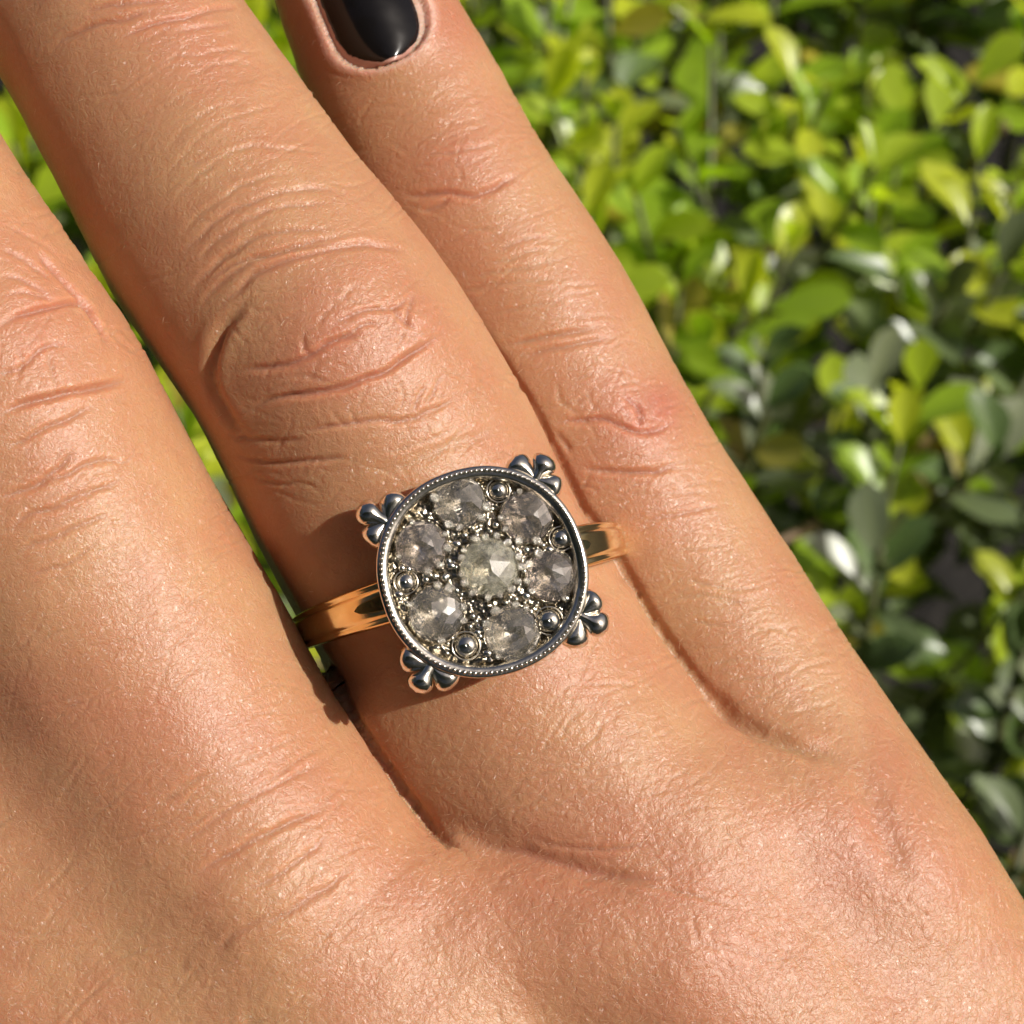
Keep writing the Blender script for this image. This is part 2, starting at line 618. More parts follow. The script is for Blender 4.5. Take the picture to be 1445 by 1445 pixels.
# leaf mass added out of view to block sky and darken the metal's reflections
blocker_v, blocker_f, blocker_b, blocker_t, bo = [], [], [], [], 0
for k in range(12000):
    side = random.random()
    if side < 0.72:
        p = Vector((random.uniform(-2.2, 1.6), random.uniform(-1.7, -0.85), random.uniform(-1.2, 2.3)))
    else:
        p = Vector((random.uniform(-2.4, -1.7), random.uniform(-1.2, 0.8), random.uniform(-1.2, 1.4)))
    _, v_, f_, b_, col, tr_ = VAR[random.choice(KINDI['mature'])]
    sel = [0, 2, 4]
    m = Matrix.Translation(p) @ Matrix.Rotation(random.uniform(0, 6.28), 4, 'Z') @ Matrix.Rotation(-random.uniform(-0.4, 1.0), 4, 'Y') @ Matrix.Rotation(random.uniform(-0.6, 0.6), 4, 'X') @ Matrix.Scale(random.uniform(0.08, 0.15), 4)
    mm = np.array(m)
    vv = v_.reshape(NL + 1, 2 * NW + 1, 3)[[1, 3, 4, 6]][:, sel].reshape(-1, 3)
    blocker_v.append(vv @ mm[:3, :3].T + mm[:3, 3])
    blocker_f.append(np.array([(i * 3 + j, i * 3 + j + 1, i * 3 + j + 4, i * 3 + j + 3) for i in range(3) for j in range(2)]) + bo)
    blocker_b.append(b_.reshape(NL + 1, 2 * NW + 1, 3)[[1, 3, 4, 6]][:, sel].reshape(-1, 3))
    blocker_t.append(np.tile((col[0] * 0.6, col[1] * 0.6, col[2] * 0.6, 0.1), (12, 1)))
    bo += 12
obj('added_unseen_leaves', leaf_mesh('added_unseen_leaves', np.concatenate(blocker_v), np.concatenate(blocker_f), np.concatenate(blocker_b), np.concatenate(blocker_t)), None, None,
    kind='stuff', label='added mass of dark leaves out of view, darkens reflections in the metal', category='added_unseen_leaves')


# ------------------------------------------------------------------ hand: distance field
def cat(pts, sub=3):
    p = np.array(pts, float)
    p = np.vstack([2 * p[0] - p[1], p, 2 * p[-1] - p[-2]])
    out = []
    for i in range(1, len(p) - 2):
        for k in range(sub):
            t = k / sub
            a, b_, c_, d = p[i - 1], p[i], p[i + 1], p[i + 2]
            out.append(0.5 * (2 * b_ + (c_ - a) * t + (2 * a - 5 * b_ + 4 * c_ - d) * t * t + (3 * b_ - a - 3 * c_ + d) * t ** 3))
    out.append(p[-2])
    return np.array(out)


def finger(rows, flat=0.93, sub=3):
    """rows: axis position and half width as seen, height of the back of the finger -> x y z ra rb in mm"""
    out = []
    for px, py, hw, zt in rows:
        zc = zt - hw * 0.0374 * flat
        k = FIELD / 1445.0 * (DIST - zc) / DIST
        ra = hw * k * 0.985
        zc = zt - ra * flat
        x, y = px2mm(px, py, zc)
        out.append((x, y, zc, ra, ra * flat))
    return cat(out, sub)


F_MID = finger([(-480, -260, 118, -11), (-400, -140, 158, -7), (-310, 30, 182, -2.5), (-230, 180, 196, 1.0), (-150, 330, 205, 3.2), (-70, 480, 222, 4.6), (0, 620, 240, 5.2),
                (85, 790, 245, 4.9), (180, 950, 245, 4.5), (265, 1100, 245, 4.4), (355, 1240, 256, 4.6), (480, 1430, 285, 5.0), (620, 1640, 300, 5.4),
                (900, 2120, 300, 3.5), (1180, 2620, 300, 0)])
F_RING = finger([(-100, -400, 112, -17), (-30, -280, 150, -12.5), (70, -110, 168, -7.5), (169, 54, 178, -3.8), (259, 198, 189, -2.2), (328, 312, 200, -0.9), (400, 410, 207, 0.3), (470, 510, 212, 0.9),
                 (554, 665, 220, 0.4), (606, 768, 218, 0.0), (641, 834, 216, -0.35), (678, 907, 229, -0.2), (737, 1023, 238, 0.0), (880, 1210, 240, 0.9), (1010, 1420, 262, 2.4), (1120, 1600, 270, 3.0),
                 (1300, 2050, 280, 2.0), (1450, 2620, 290, 0)])
F_PINK = finger([(430, -215, 80, -15), (455, -130, 100, -13.2), (512, 5, 121, -12.0), (590, 170, 139, -11.3), (655, 315, 155, -10.2), (740, 450, 160, -9.4), (835, 640, 165, -8.6),
                 (950, 820, 166, -7.9), (1050, 985, 170, -6.4), (1150, 1150, 181, -4.4), (1262, 1335, 192, -2.2), (1400, 1580, 205, -1.6), (1620, 2050, 220, -2), (1720, 2620, 250, -4)])
F_INDEX = finger([(-1180, -20, 110, -12), (-1010, 250, 165, -6), (-800, 570, 190, -1), (-620, 830, 220, 1.5), (-370, 1160, 228, 1.5), (-60, 1500, 262, 2.8), (180, 1850, 290, 3.5), (520, 2300, 300, 2), (900, 2640, 290, 0)])
F_THUMB = finger([(-1050, 1400, 130, -22), (-800, 1750, 190, -20), (-430, 2130, 220, -18), (60, 2480, 260, -14), (700, 2750, 280, -8)])
PALM1 = finger([(330, 1720, 260, -6), (700, 2200, 300, -5), (1000, 2640, 300, -4)], 0.9)
PALM2 = finger([(1080, 1640, 250, -5), (1250, 2150, 280, -5), (1350, 2640, 280, -4)], 0.9)
WRIST = finger([(1150, 2560, 330, 0), (1500, 3150, 320, -1), (1700, 3500, 340, -2)], 0.75)
WEB1 = finger([(490, 1300, 90, 2.2), (590, 1272, 92, 1.5), (690, 1303, 96, 1.7), (800, 1340, 92, 1.9), (920, 1375, 86, 1.6)], 1.0)
WEB2 = finger([(985, 1140, 92, -2.4), (1080, 1160, 90, -2.7), (1170, 1190, 86, -3.1), (1240, 1240, 84, -3.4)], 1.0)
WEB0 = finger([(-150, 1040, 130, 2.0), (-20, 1240, 170, 3.2), (110, 1440, 200, 4.3), (270, 1640, 220, 4.8), (480, 1900, 220, 4.2)], 0.9)
CHAINS = [F_MID, F_RING, F_PINK, F_INDEX, F_THUMB, PALM1, PALM2, WRIST, WEB1, WEB2, WEB0]
F32 = np.float32


def chain_d(P, ch, cull=None):
    best_ = np.full(len(P), 1e3, F32)
    for a, b_ in zip(ch[:-1], ch[1:]):
        A, B = a[:3], b_[:3]
        ab = B - A
        L2 = float(ab @ ab)
        u = ab / math.sqrt(L2)
        lat = np.cross(u, (0, 0, 1.0))
        lat /= np.linalg.norm(lat)
        dor = np.cross(lat, u)
        d0 = P - A.astype(F32)
        t = np.clip((d0 @ ab.astype(F32)) / F32(L2), 0, 1)
        d0 -= t[:, None] * ab.astype(F32)
        ra = a[3] + (b_[3] - a[3]) * t
        rb = a[4] + (b_[4] - a[4]) * t
        e = np.sqrt(((d0 @ lat.astype(F32)) / ra) ** 2 + ((d0 @ dor.astype(F32)) / rb) ** 2 + ((d0 @ u.astype(F32)) / ra) ** 2) + 1e-6
        ln = np.sqrt((d0 * d0).sum(1)) + 1e-6
        best_ = np.minimum(best_, (ln - ln / e).astype(F32))
    return best_


def smin(a, b_, k):
    h = np.maximum(k - np.abs(a - b_), 0) / k
    return np.minimum(a, b_) - h * h * k * 0.25


def seg_table(ch):
    A, Bq = ch[:-1], ch[1:]
    ab = Bq[:, :3] - A[:, :3]
    L2 = (ab * ab).sum(1)
    u = ab / np.sqrt(L2)[:, None]
    lat = np.cross(u, np.array([0, 0, 1.0]))
    lat /= np.linalg.norm(lat, axis=1)[:, None]
    dor = np.cross(lat, u)
    return [x.astype(F32) for x in (A[:, :3], ab / L2[:, None], ab, lat, dor, u, A[:, 3], Bq[:, 3] - A[:, 3], A[:, 4], Bq[:, 4] - A[:, 4])]


TAB = [seg_table(ch) for ch in CHAINS]


def seg_eval(P, T, si):
    A, abn, ab, lat, dor, u, ra0, dra, rb0, drb = T
    d0 = P - A[si]
    t = np.clip(np.einsum('ij,ij->i', d0, abn[si]), 0, 1)
    d0 -= t[:, None] * ab[si]
    ra = ra0[si] + dra[si] * t
    rb = rb0[si] + drb[si] * t
    e = np.sqrt((np.einsum('ij,ij->i', d0, lat[si]) / ra) ** 2 + (np.einsum('ij,ij->i', d0, dor[si]) / rb) ** 2 + (np.einsum('ij,ij->i', d0, u[si]) / ra) ** 2) + F32(1e-6)
    ln = np.sqrt(np.einsum('ij,ij->i', d0, d0)) + F32(1e-6)
    return ln - ln / e


def blend(P, D):
    q = 0.52 * P[:, 0] - 0.85 * P[:, 1]
    k = 0.25 + 4.5 * sstep(13.0, 29.0, q)
    kw = 1.2 + 3.8 * sstep(11.0, 22.0, q)
    kw = np.where(P[:, 0] < -13.5, 5.0, kw)
    r = D[0]
    r = smin(r, D[1], k)
    r = smin(r, D[2], k)
    r = smin(r, D[3], k)
    for d in D[4:8]:
        r = smin(r, d, np.full_like(k, 5.0))
    for d in D[8:]:
        r = smin(r, d, kw)
    return r


def hand_sdf(P, parts=False):
    D = []
    for ch in CHAINS:
        lo = ch[:, :3].min(0) - ch[:, 3].max() - 7
        hi = ch[:, :3].max(0) + ch[:, 3].max() + 7
        near = ((P > lo) & (P < hi)).all(1)
        d = np.full(len(P), 50, F32)
        if near.any():
            d[near] = chain_d(P[near], ch)
        D.append(d)
    r = blend(P, D)
    return (r, D) if parts else r


# rectilinear grid: fine inside the picture, coarser outside
def axis(lo, hi, flo, fhi, st, grow=1.16, cap=1.6):
    mid = list(np.arange(flo, fhi + 1e-6, st))
    up, s_, x = [], st, mid[-1]
    while x < hi:
        s_ = min(cap, s_ * grow)
        x += s_
        up.append(x)
    dn, s_, x = [], st, mid[0]
    while x > lo:
        s_ = min(cap, s_ * grow)
        x -= s_
        dn.append(x)
    return np.array(dn[::-1] + mid + up, F32)


XS = axis(-75, 42, -29.0, 29.5, 0.125)
YS = axis(-82, 46, -29.0, 29.5, 0.125)
ZS = axis(-42, 9, -15.0, 9.0, 0.24)
nx, ny, nz = len(XS), len(YS), len(ZS)
B = 10
val = np.full((nx, ny, nz), 5.0, F32)
bi = [np.arange(0, n, B) for n in (nx, ny, nz)]


def mids(ax, st):
    lo = ax[st]
    hi = ax[np.minimum(st + B - 1, len(ax) - 1)]
    return (lo + hi) / 2, (hi - lo) / 2


(mx_, hx_), (my_, hy_), (mz_, hz_) = mids(XS, bi[0]), mids(YS, bi[1]), mids(ZS, bi[2])
G = np.stack(np.meshgrid(mx_, my_, mz_, indexing='ij'), -1).reshape(-1, 3)
GR = np.stack(np.meshgrid(hx_, hy_, hz_, indexing='ij'), -1).reshape(-1, 3)
G = G.astype(F32)
CD, CI = [], []
for ch, T in zip(CHAINS, TAB):             # distance of each block to each finger, and its nearest stretch
    d = np.stack([seg_eval(G, T, np.full(len(G), k)) for k in range(len(ch) - 1)])
    CD.append(d.min(0))
    CI.append(d.argmin(0))
gd = blend(G, CD)
rad = np.sqrt((GR ** 2).sum(1))
nearb = np.abs(gd) < rad * 1.35 + 0.5
IJ = np.stack(np.meshgrid(bi[0], bi[1], bi[2], indexing='ij'), -1).reshape(-1, 3)
for k in np.nonzero(gd < 0)[0]:
    i, j, l = IJ[k]
    val[i:i + B, j:j + B, l:l + B] = -5
ks = np.nonzero(nearb)[0]
off3 = np.stack(np.meshgrid(np.arange(B), np.arange(B), np.arange(B), indexing='ij'), -1).reshape(-1, 3)
for c0 in range(0, len(ks), 300):
    sel = ks[c0:c0 + 300]
    idx = (IJ[sel][:, None, :] + off3[None]).reshape(-1, 3)
    blk = np.repeat(sel, len(off3))
    ok = (idx[:, 0] < nx) & (idx[:, 1] < ny) & (idx[:, 2] < nz)
    idx, blk = idx[ok], blk[ok]
    P = np.stack([XS[idx[:, 0]], YS[idx[:, 1]], ZS[idx[:, 2]]], 1)
    D = []
    for ci, ch in enumerate(CHAINS):
        d = np.full(len(P), 50, F32)
        use = np.nonzero(CD[ci][blk] < rad[blk] * 1.35 + 6)[0]
        if len(use):
            si, pp = CI[ci][blk[use]], P[use]
            n_ = len(ch) - 2
            dd = seg_eval(pp, TAB[ci], si)
            dd = np.minimum(dd, seg_eval(pp, TAB[ci], np.maximum(si - 1, 0)))
            dd = np.minimum(dd, seg_eval(pp, TAB[ci], np.minimum(si + 1, n_)))
            d[use] = dd
        D.append(d)
    val[idx[:, 0], idx[:, 1], idx[:, 2]] = blend(P, D)


def surface_nets(val):
    ins = val < 0
    cnt = np.zeros(tuple(n - 1 for n in val.shape), np.int8)
    for dx in (0, 1):
        for dy in (0, 1):
            for dz in (0, 1):
                cnt += ins[dx:dx + nx - 1, dy:dy + ny - 1, dz:dz + nz - 1]
    act = (cnt > 0) & (cnt < 8)
    ci = np.argwhere(act)
    ids = np.full(cnt.shape, -1, np.int32)
    ids[act] = np.arange(len(ci))
    acc = np.zeros((len(ci), 3))
    num = np.zeros(len(ci))
    corner = [(a, b_, c_) for a in (0, 1) for b_ in (0, 1) for c_ in (0, 1)]
    AX = (XS, YS, ZS)
    for a in corner:
        for d in range(3):
            if a[d] == 1:
                continue
            b_ = list(a)
            b_[d] = 1
            va = val[ci[:, 0] + a[0], ci[:, 1] + a[1], ci[:, 2] + a[2]]
            vb = val[ci[:, 0] + b_[0], ci[:, 1] + b_[1], ci[:, 2] + b_[2]]
            cr = (va < 0) != (vb < 0)
            t = np.where(cr, va / np.where(cr, va - vb, 1), 0)
            for e in range(3):
                pa = AX[e][ci[:, e] + a[e]]
                pb = AX[e][ci[:, e] + b_[e]]
                acc[:, e] += np.where(cr, pa + (pb - pa) * t, 0)
            num += cr
    V = acc / num[:, None]
    quads = []
    for d in range(3):
        e, f = [(1, 2), (2, 0), (0, 1)][d]
        sl0 = [slice(None)] * 3
        sl1 = [slice(None)] * 3
        sl0[d], sl1[d] = slice(0, -1), slice(1, None)
        s0, s1 = ins[tuple(sl0)], ins[tuple(sl1)]
        ed = np.argwhere(s0 != s1)
        ok = (ed[:, e] > 0) & (ed[:, f] > 0) & (ed[:, e] < val.shape[e] - 1) & (ed[:, f] < val.shape[f] - 1)
        ed = ed[ok]
        inside = s0[ed[:, 0], ed[:, 1], ed[:, 2]]
        cs = []
        for oe, of in ((1, 1), (0, 1), (0, 0), (1, 0)):
            c_ = ed.copy()
            c_[:, e] -= oe
            c_[:, f] -= of
            cs.append(ids[c_[:, 0], c_[:, 1], c_[:, 2]])
        qd = np.stack(cs, 1)
        qd = np.where(inside[:, None], qd, qd[:, ::-1])
        quads.append(qd)
    return V, np.concatenate(quads)


HV, HF = surface_nets(val)
del val
E = np.concatenate([HF[:, [0, 1]], HF[:, [1, 2]], HF[:, [2, 3]], HF[:, [3, 0]]])


def smooth_pass(V, w):
    cnt = np.bincount(E[:, 0], minlength=len(V)) + np.bincount(E[:, 1], minlength=len(V))
    out = np.empty_like(V)
    for a in range(V.shape[1]):
        out[:, a] = np.bincount(E[:, 0], V[E[:, 1], a], len(V)) + np.bincount(E[:, 1], V[E[:, 0], a], len(V))
    return V + w * (out / np.maximum(cnt, 1)[:, None] - V)


def vnormals(V):
    n = np.cross(V[HF[:, 2]] - V[HF[:, 0]], V[HF[:, 3]] - V[HF[:, 1]])
    out = np.stack([sum(np.bincount(HF[:, c_], n[:, a], len(V)) for c_ in range(4)) for a in range(3)], 1)
    return out / (np.linalg.norm(out, axis=1, keepdims=True) + 1e-12)


for w in (0.5, 0.5, 0.5, 0.5, 0.5):
    HV = smooth_pass(HV, w)
HN = vnormals(HV)
HP = mm2px(HV)
_, HD = hand_sdf(HV.astype(F32), True)
fid = np.argmin(np.stack(HD[:4]), 0)       # 0 middle 1 ring 2 little 3 index
inpic = (HP[:, 0] > -60) & (HP[:, 0] < 1500) & (HP[:, 1] > -60) & (HP[:, 1] < 1500) & (HN[:, 2] > -0.1)
disp = np.zeros(len(HV))
crease = np.zeros(len(HV))
wob = Noise(5)


def stroke(pts, depth, sig, finger_=None, lip=0.24, spread=2.4, taper=True, wobble=3.0):
    """a crease (depth > 0) or ridge along a line drawn over the skin, dying out towards its ends"""
    pts = cat(pts, 4) if len(pts) > 2 else np.array(pts, float)
    if sig < 6:
        sig *= 0.74
        depth *= 0.82
    lo, hi = pts.min(0) - sig * 7, pts.max(0) + sig * 7
    m = inpic & (HP[:, 0] > lo[0]) & (HP[:, 0] < hi[0]) & (HP[:, 1] > lo[1]) & (HP[:, 1] < hi[1])
    if finger_ is not None:
        m &= np.isin(fid, finger_) if isinstance(finger_, (list, tuple)) else fid == finger_
    ii = np.nonzero(m)[0]
    if len(ii) == 0:
        return
    p = HP[ii]
    if wobble:
        w3 = np.stack([p[:, 0] / 26, p[:, 1] / 26, np.zeros(len(p))], 1)
        p = p + wobble * np.stack([wob(w3), wob(w3 + 11.3)], 1)
    seg = np.linalg.norm(np.diff(pts, axis=0), axis=1)
    cum = np.concatenate([[0], np.cumsum(seg)])
    bd = np.full(len(ii), 1e9)
    bs = np.zeros(len(ii))
    for k in range(len(pts) - 1):
        ab = pts[k + 1] - pts[k]
        t = np.clip(((p - pts[k]) @ ab) / max(ab @ ab, 1e-9), 0, 1)
        d = np.linalg.norm(p - pts[k] - t[:, None] * ab, axis=1)
        b_ = d < bd
        bd = np.where(b_, d, bd)
        bs = np.where(b_, cum[k] + t * seg[k], bs)
    g = np.exp(-(bd / sig) ** 2) + (0.42 * np.exp(-(bd / (sig * 3.4)) ** 2) if sig < 6 and depth > 0.09 else 0) - lip * np.exp(-((bd - sig * spread) / (sig * 1.3)) ** 2)
    if taper:
        tp = 0.28 * cum[-1]
        g = g * sstep(-1, tp, bs) * sstep(-1, tp, cum[-1] - bs) + 0
    disp[ii] -= depth * g
    if depth > 0.08 and sig < 7:
        crease[ii] = np.maximum(crease[ii], np.clip(g, 0, 1) * min(1, depth / 0.2))


def bulge(cx, cy, r, hgt, finger_=None, rx=1.0, ang=0.0):
    d = HP - np.array([cx, cy])
    ca, sa = math.cos(ang), math.sin(ang)
    u = (d[:, 0] * ca + d[:, 1] * sa) / rx
    v = -d[:, 0] * sa + d[:, 1] * ca
    g = np.exp(-(u * u + v * v) / (r * r)) * (HN[:, 2] > 0)
    if finger_ is not None:
        g = g * (fid == finger_)
    disp[:] += hgt * g


def Z(ox, oy, s_, *pts):
    return [(ox + x / s_, oy + y / s_) for x, y in pts]


def z5(*p): return Z(250, 330, 2.064, *p)
def z2(*p): return Z(0, 0, 2.89, *p)
def z4(*p): return Z(350, 0, 2.89, *p)
def z3(*p): return Z(0, 300, 2.064, *p)
def z6(*p): return Z(0, 945, 2.064, *p)
def z7(*p): return Z(700, 945, 1.94, *p)
def z8(*p): return Z(900, 600, 2.409, *p)


# ring finger, middle joint
RG = 1
bulge(470, 490, 120, 0.45, RG)
bulge(590, 455, 34, 0.30, RG)
bulge(440, 560, 90, 0.2, RG, 1.6, -0.45)
bulge(330, 640, 70, -0.25, RG, 1.8, 0.2)
for pts, d, s_ in [
    (z5((170, 400), (290, 385), (380, 360), (440, 320), (500, 305), (560, 290)), .26, 4.5),
    (z5((180, 530), (260, 490), (340, 470), (430, 455), (520, 435), (600, 400), (660, 365), (720, 325), (790, 270)), .34, 4.6),
    (z5((320, 575), (420, 565), (500, 550), (570, 545), (650, 550), (720, 520), (790, 490), (860, 450)), .16, 4.0),
    (z5((230, 180), (150, 260), (110, 330), (95, 400), (110, 470), (150, 540), (190, 590), (240, 612)), .32, 7.5),
    (z5((150, 260), (120, 320), (105, 380), (112, 430)), .14, 3.5),
    (z5((120, 590), (200, 600), (300, 605), (400, 590)), .12, 4),
    (z5((130, 645), (260, 668), (340, 665), (430, 655), (520, 640)), .18, 4),
    (z5((180, 700), (280, 730), (400, 735)), .08, 3.2), (z5((260, 740), (330, 770), (440, 800)), .05, 3),
    (z5((540, 700), (680, 670), (780, 620), (880, 590), (960, 540)), .12, 9),
    (z5((560, 640), (660, 620), (760, 590), (860, 540)), .06, 4),
    (z5((100, 260), (160, 180), (250, 110), (350, 70), (450, 45), (560, 35), (640, 50), (710, 95)), .2, 5),
    (z5((50, 240), (120, 150), (220, 80), (330, 40), (430, 15), (520, -5)), .15, 4.2),
    (z5((20, 190), (90, 110), (180, 40), (260, 0)), .12, 4),
    (z5((690, 170), (640, 215), (560, 225), (480, 250), (430, 280)), .15, 4),
    (z5((600, 200), (640, 250), (690, 290)), .12, 3.5), (z5((690, 180), (665, 230), (655, 275)), .12, 3.4),
    (z5((440, 330), (500, 290), (560, 268), (600, 270)), .12, 3.5), (z5((370, 300), (372, 335), (395, 355)), .12, 3.5),
    (z5((720, 440), (700, 480), (690, 525)), .1, 3.4), (z5((770, 410), (745, 460), (720, 500)), .1, 3.4),
    (z5((455, 510), (480, 545), (500, 565)), .07, 2.8), (z5((500, 505), (520, 545), (535, 560)), .07, 2.8),
    (z5((640, 430), (660, 470), (650, 520)), .07, 3), (z5((820, 300), (880, 360), (890, 430), (860, 500)), .08, 6),
    (z5((300, 420), (380, 410), (470, 440)), .07, 3), (z5((480, 200), (430, 240), (400, 290)), .07, 3),
]:
    stroke(pts, d, s_, RG)
for pts, d in [
    (z2((680, 870), (780, 740), (900, 650), (1040, 600), (1200, 610), (1400, 640)), .09),
    (z2((640, 760), (760, 620), (860, 530), (1000, 460), (1200, 430)), .06),
    (z2((640, 640), (760, 520), (900, 440), (1050, 400)), .04),
    (z2((700, 1080), (820, 960), (930, 870), (1080, 800), (1250, 770), (1445, 790)), .13),
    (z2((690, 1010), (800, 890), (920, 800), (1060, 730), (1250, 700)), .09),
    (z2((780, 1090), (860, 1010), (960, 930), (1100, 860), (1250, 830), (1400, 830)), .12),
    (z2((780, 1220), (900, 1060), (1040, 970), (1200, 940), (1400, 930)), .14),
    (z2((820, 1180), (950, 1080), (1100, 1040), (1300, 1000), (1445, 990)), .15),
    (z2((200, 210), (260, 160), (350, 110), (450, 90), (560, 60), (640, 40)), .18),
    (z2((480, 150), (560, 120), (650, 90), (750, 70), (850, 50)), .2),
    (z2((700, 140), (820, 110), (960, 100)), .1), (z2((780, 60), (880, 40), (980, 30)), .14),
    (z2((300, 60), (420, 30), (560, 10), (700, -10)), .14), (z2((800, 215), (960, 205), (1080, 215)), .08),
    (z2((740, 330), (860, 270), (1000, 260), (1100, 290)), .06),
]:
    stroke(pts, d, 4.0, RG)
# skin pushed up against the band
stroke([(470, 960), (560, 915), (700, 870), (800, 835), (860, 812)], 0.28, 30, RG, 0.1, 1.8, False, 0)
# little finger
LT = 2
bulge(900, 610, 80, 0.3, LT)
bulge(650, 225, 70, 0.25, LT)
for pts, d, s_ in [
    (z4((600, 800), (700, 795), (800, 790), (880, 800), (960, 790), (1040, 750), (1130, 715)), .22, 4.5),
    (z4((740, 640), (820, 630), (900, 610), (980, 590), (1060, 560)), .09, 3.6), (z4((700, 870), (760, 850), (830, 810)), .12, 4),
    (z4((640, 700), (700, 680), (760, 690)), .07, 3), (z4((840, 660), (870, 710), (860, 760)), .06, 3),
    (z4((980, 1030), (1060, 1000), (1130, 980), (1240, 960)), .1, 4), (z4((960, 1080), (1080, 1050), (1250, 1000)), .09, 4),
    (z4((860, 1130), (1000, 1110), (1150, 1090), (1300, 1060)), .09, 4), (z4((860, 1190), (960, 1170), (1100, 1150), (1300, 1140)), .08, 4),
    (z4((940, 1300), (1100, 1260), (1300, 1230)), .07, 4), (z4((1000, 1410), (1150, 1390), (1300, 1360), (1460, 1330)), .13, 4.5),
    (z5((1080, 560), (1140, 545), (1220, 540), (1290, 560), (1350, 585), (1400, 570), (1460, 545)), .24, 4.5),
    (z5((980, 370), (1060, 345), (1160, 320), (1290, 300)), .14, 4.5), (z5((960, 330), (1060, 305), (1160, 285)), .08, 4),
    (z5((1160, 680), (1260, 690), (1340, 695), (1400, 690), (1470, 675)), .22, 4.5),
    (z5((1100, 570), (1125, 610), (1150, 640)), .12, 4), (z5((1290, 470), (1340, 520), (1350, 580)), .14, 5),
    (z5((1110, 430), (1120, 490), (1180, 530)), .08, 4), (z5((1200, 450), (1210, 500), (1250, 535)), .06, 3.5),
    (z8((-10, 335), (100, 310), (200, 290), (300, 265)), .1, 4), (z8((20, 240), (120, 235), (250, 225)), .06, 3.5),
    (z8((130, 520), (220, 540), (320, 555), (420, 550)), .09, 3.6), (z8((60, 720), (200, 670), (300, 680), (400, 690), (500, 730)), .07, 3.6),
    (z8((60, 600), (180, 580), (300, 590), (380, 620)), .08, 3.6), (z8((100, 430), (230, 420), (330, 400)), .07, 3.4),
    (z8((180, 850), (300, 800), (420, 790), (520, 800)), .07, 4), (z8((250, 900), (360, 860), (480, 850)), .06, 4),
]:
    stroke(pts, d, s_, LT)
# middle finger
MD = 0
bulge(60, 490, 120, 0.35, MD)
for pts, d, s_ in [
    (z3((-20, 345), (60, 300), (140, 280), (240, 270), (270, 320), (300, 370), (340, 410)), .28, 5),
    (z3((-20, 600), (80, 560), (180, 530), (280, 510), (390, 485)), .34, 5.5),
    (z3((-20, 480), (60, 455), (130, 400), (200, 390)), .15, 4.5),
    (z3((0, 690), (100, 650), (200, 600), (280, 555)), .16, 4.5), (z3((-10, 835), (80, 800), (150, 760), (230, 690)), .2, 4.5),
    (z3((30, 840), (120, 790), (200, 760), (300, 720), (400, 740)), .15, 4.5), (z3((-10, 935), (100, 880), (200, 840), (300, 800), (380, 760)), .14, 4.5),
    (z3((20, 1000), (150, 950), (260, 900), (340, 870)), .12, 4.5), (z3((60, 1060), (180, 1030), (300, 960)), .1, 4.5),
    (z3((80, 100), (150, 170), (220, 245), (270, 320)), .22, 5), (z3((-10, 90), (80, 150), (160, 215)), .12, 4), (z3((0, 30), (100, 80), (190, 150)), .1, 4),
    (z3((-10, 190), (60, 200), (150, 260)), .12, 4), (z3((300, 330), (360, 390), (420, 430)), .09, 3.6), (z3((0, 250), (80, 240), (170, 270)), .1, 4),
    (z3((280, 330), (350, 350), (390, 385)), .06, 3), (z3((40, 400), (60, 440), (40, 500)), .1, 4), (z3((150, 400), (140, 450), (170, 510)), .08, 4),
]:
    stroke(pts, d, s_, MD)
# the back of the hand
DR = None
bulge(290, 1330, 60, -0.14)
bulge(360, 1290, 60, 0.3, None, 1.6, -0.5)
for pts, d, s_ in [
    (z6((480, 540), (600, 460), (720, 380), (860, 310), (1000, 250)), .10, 5), (z6((540, 620), (680, 530), (820, 460), (980, 380)), .16, 5.5),
    (z6((700, 650), (830, 590), (960, 470)), .12, 5), (z6((720, 780), (830, 710), (950, 640), (1040, 560)), .12, 6),
    (z6((590, 850), (700, 760), (820, 700)), .10, 6), (z6((420, 430), (540, 340), (640, 290)), .09, 5),
    (z6((600, 420), (740, 350), (880, 260), (1000, 190)), .08, 4.5), (z6((640, 300), (760, 240), (900, 180)), .07, 4.5),
    (z7((-110, 440), (-30, 478), (60, 494), (120, 515), (230, 545), (400, 570), (520, 560)), .12, 6), (z7((-110, 446), (0, 492), (120, 522), (260, 560), (430, 585)), .30, 20),
    (z7((60, 455), (200, 485), (340, 490), (470, 470)), .10, 5), (z7((100, 560), (260, 570), (420, 590), (560, 620), (700, 660)), .09, 5),
    (z7((540, 650), (545, 700), (560, 760)), .04, 5), (z7((960, 250), (1020, 340), (1060, 440), (1100, 530), (1170, 610)), .12, 16),
    (z7((480, 740), (620, 760), (760, 800)), .05, 6), (z7((533, 23), (630, 112), (733, 169), (871, 225), (976, 248)), .30, 11), (z7((820, 205), (920, 228), (990, 270), (1045, 360), (1086, 480), (1120, 600)), .17, 26), (z7((580, 60), (640, 130), (760, 190), (900, 250)), .2, 7),
]:
    stroke(pts, d, s_, DR)
# many small lines across the fingers and over the back of the hand
lr = random.Random(3)


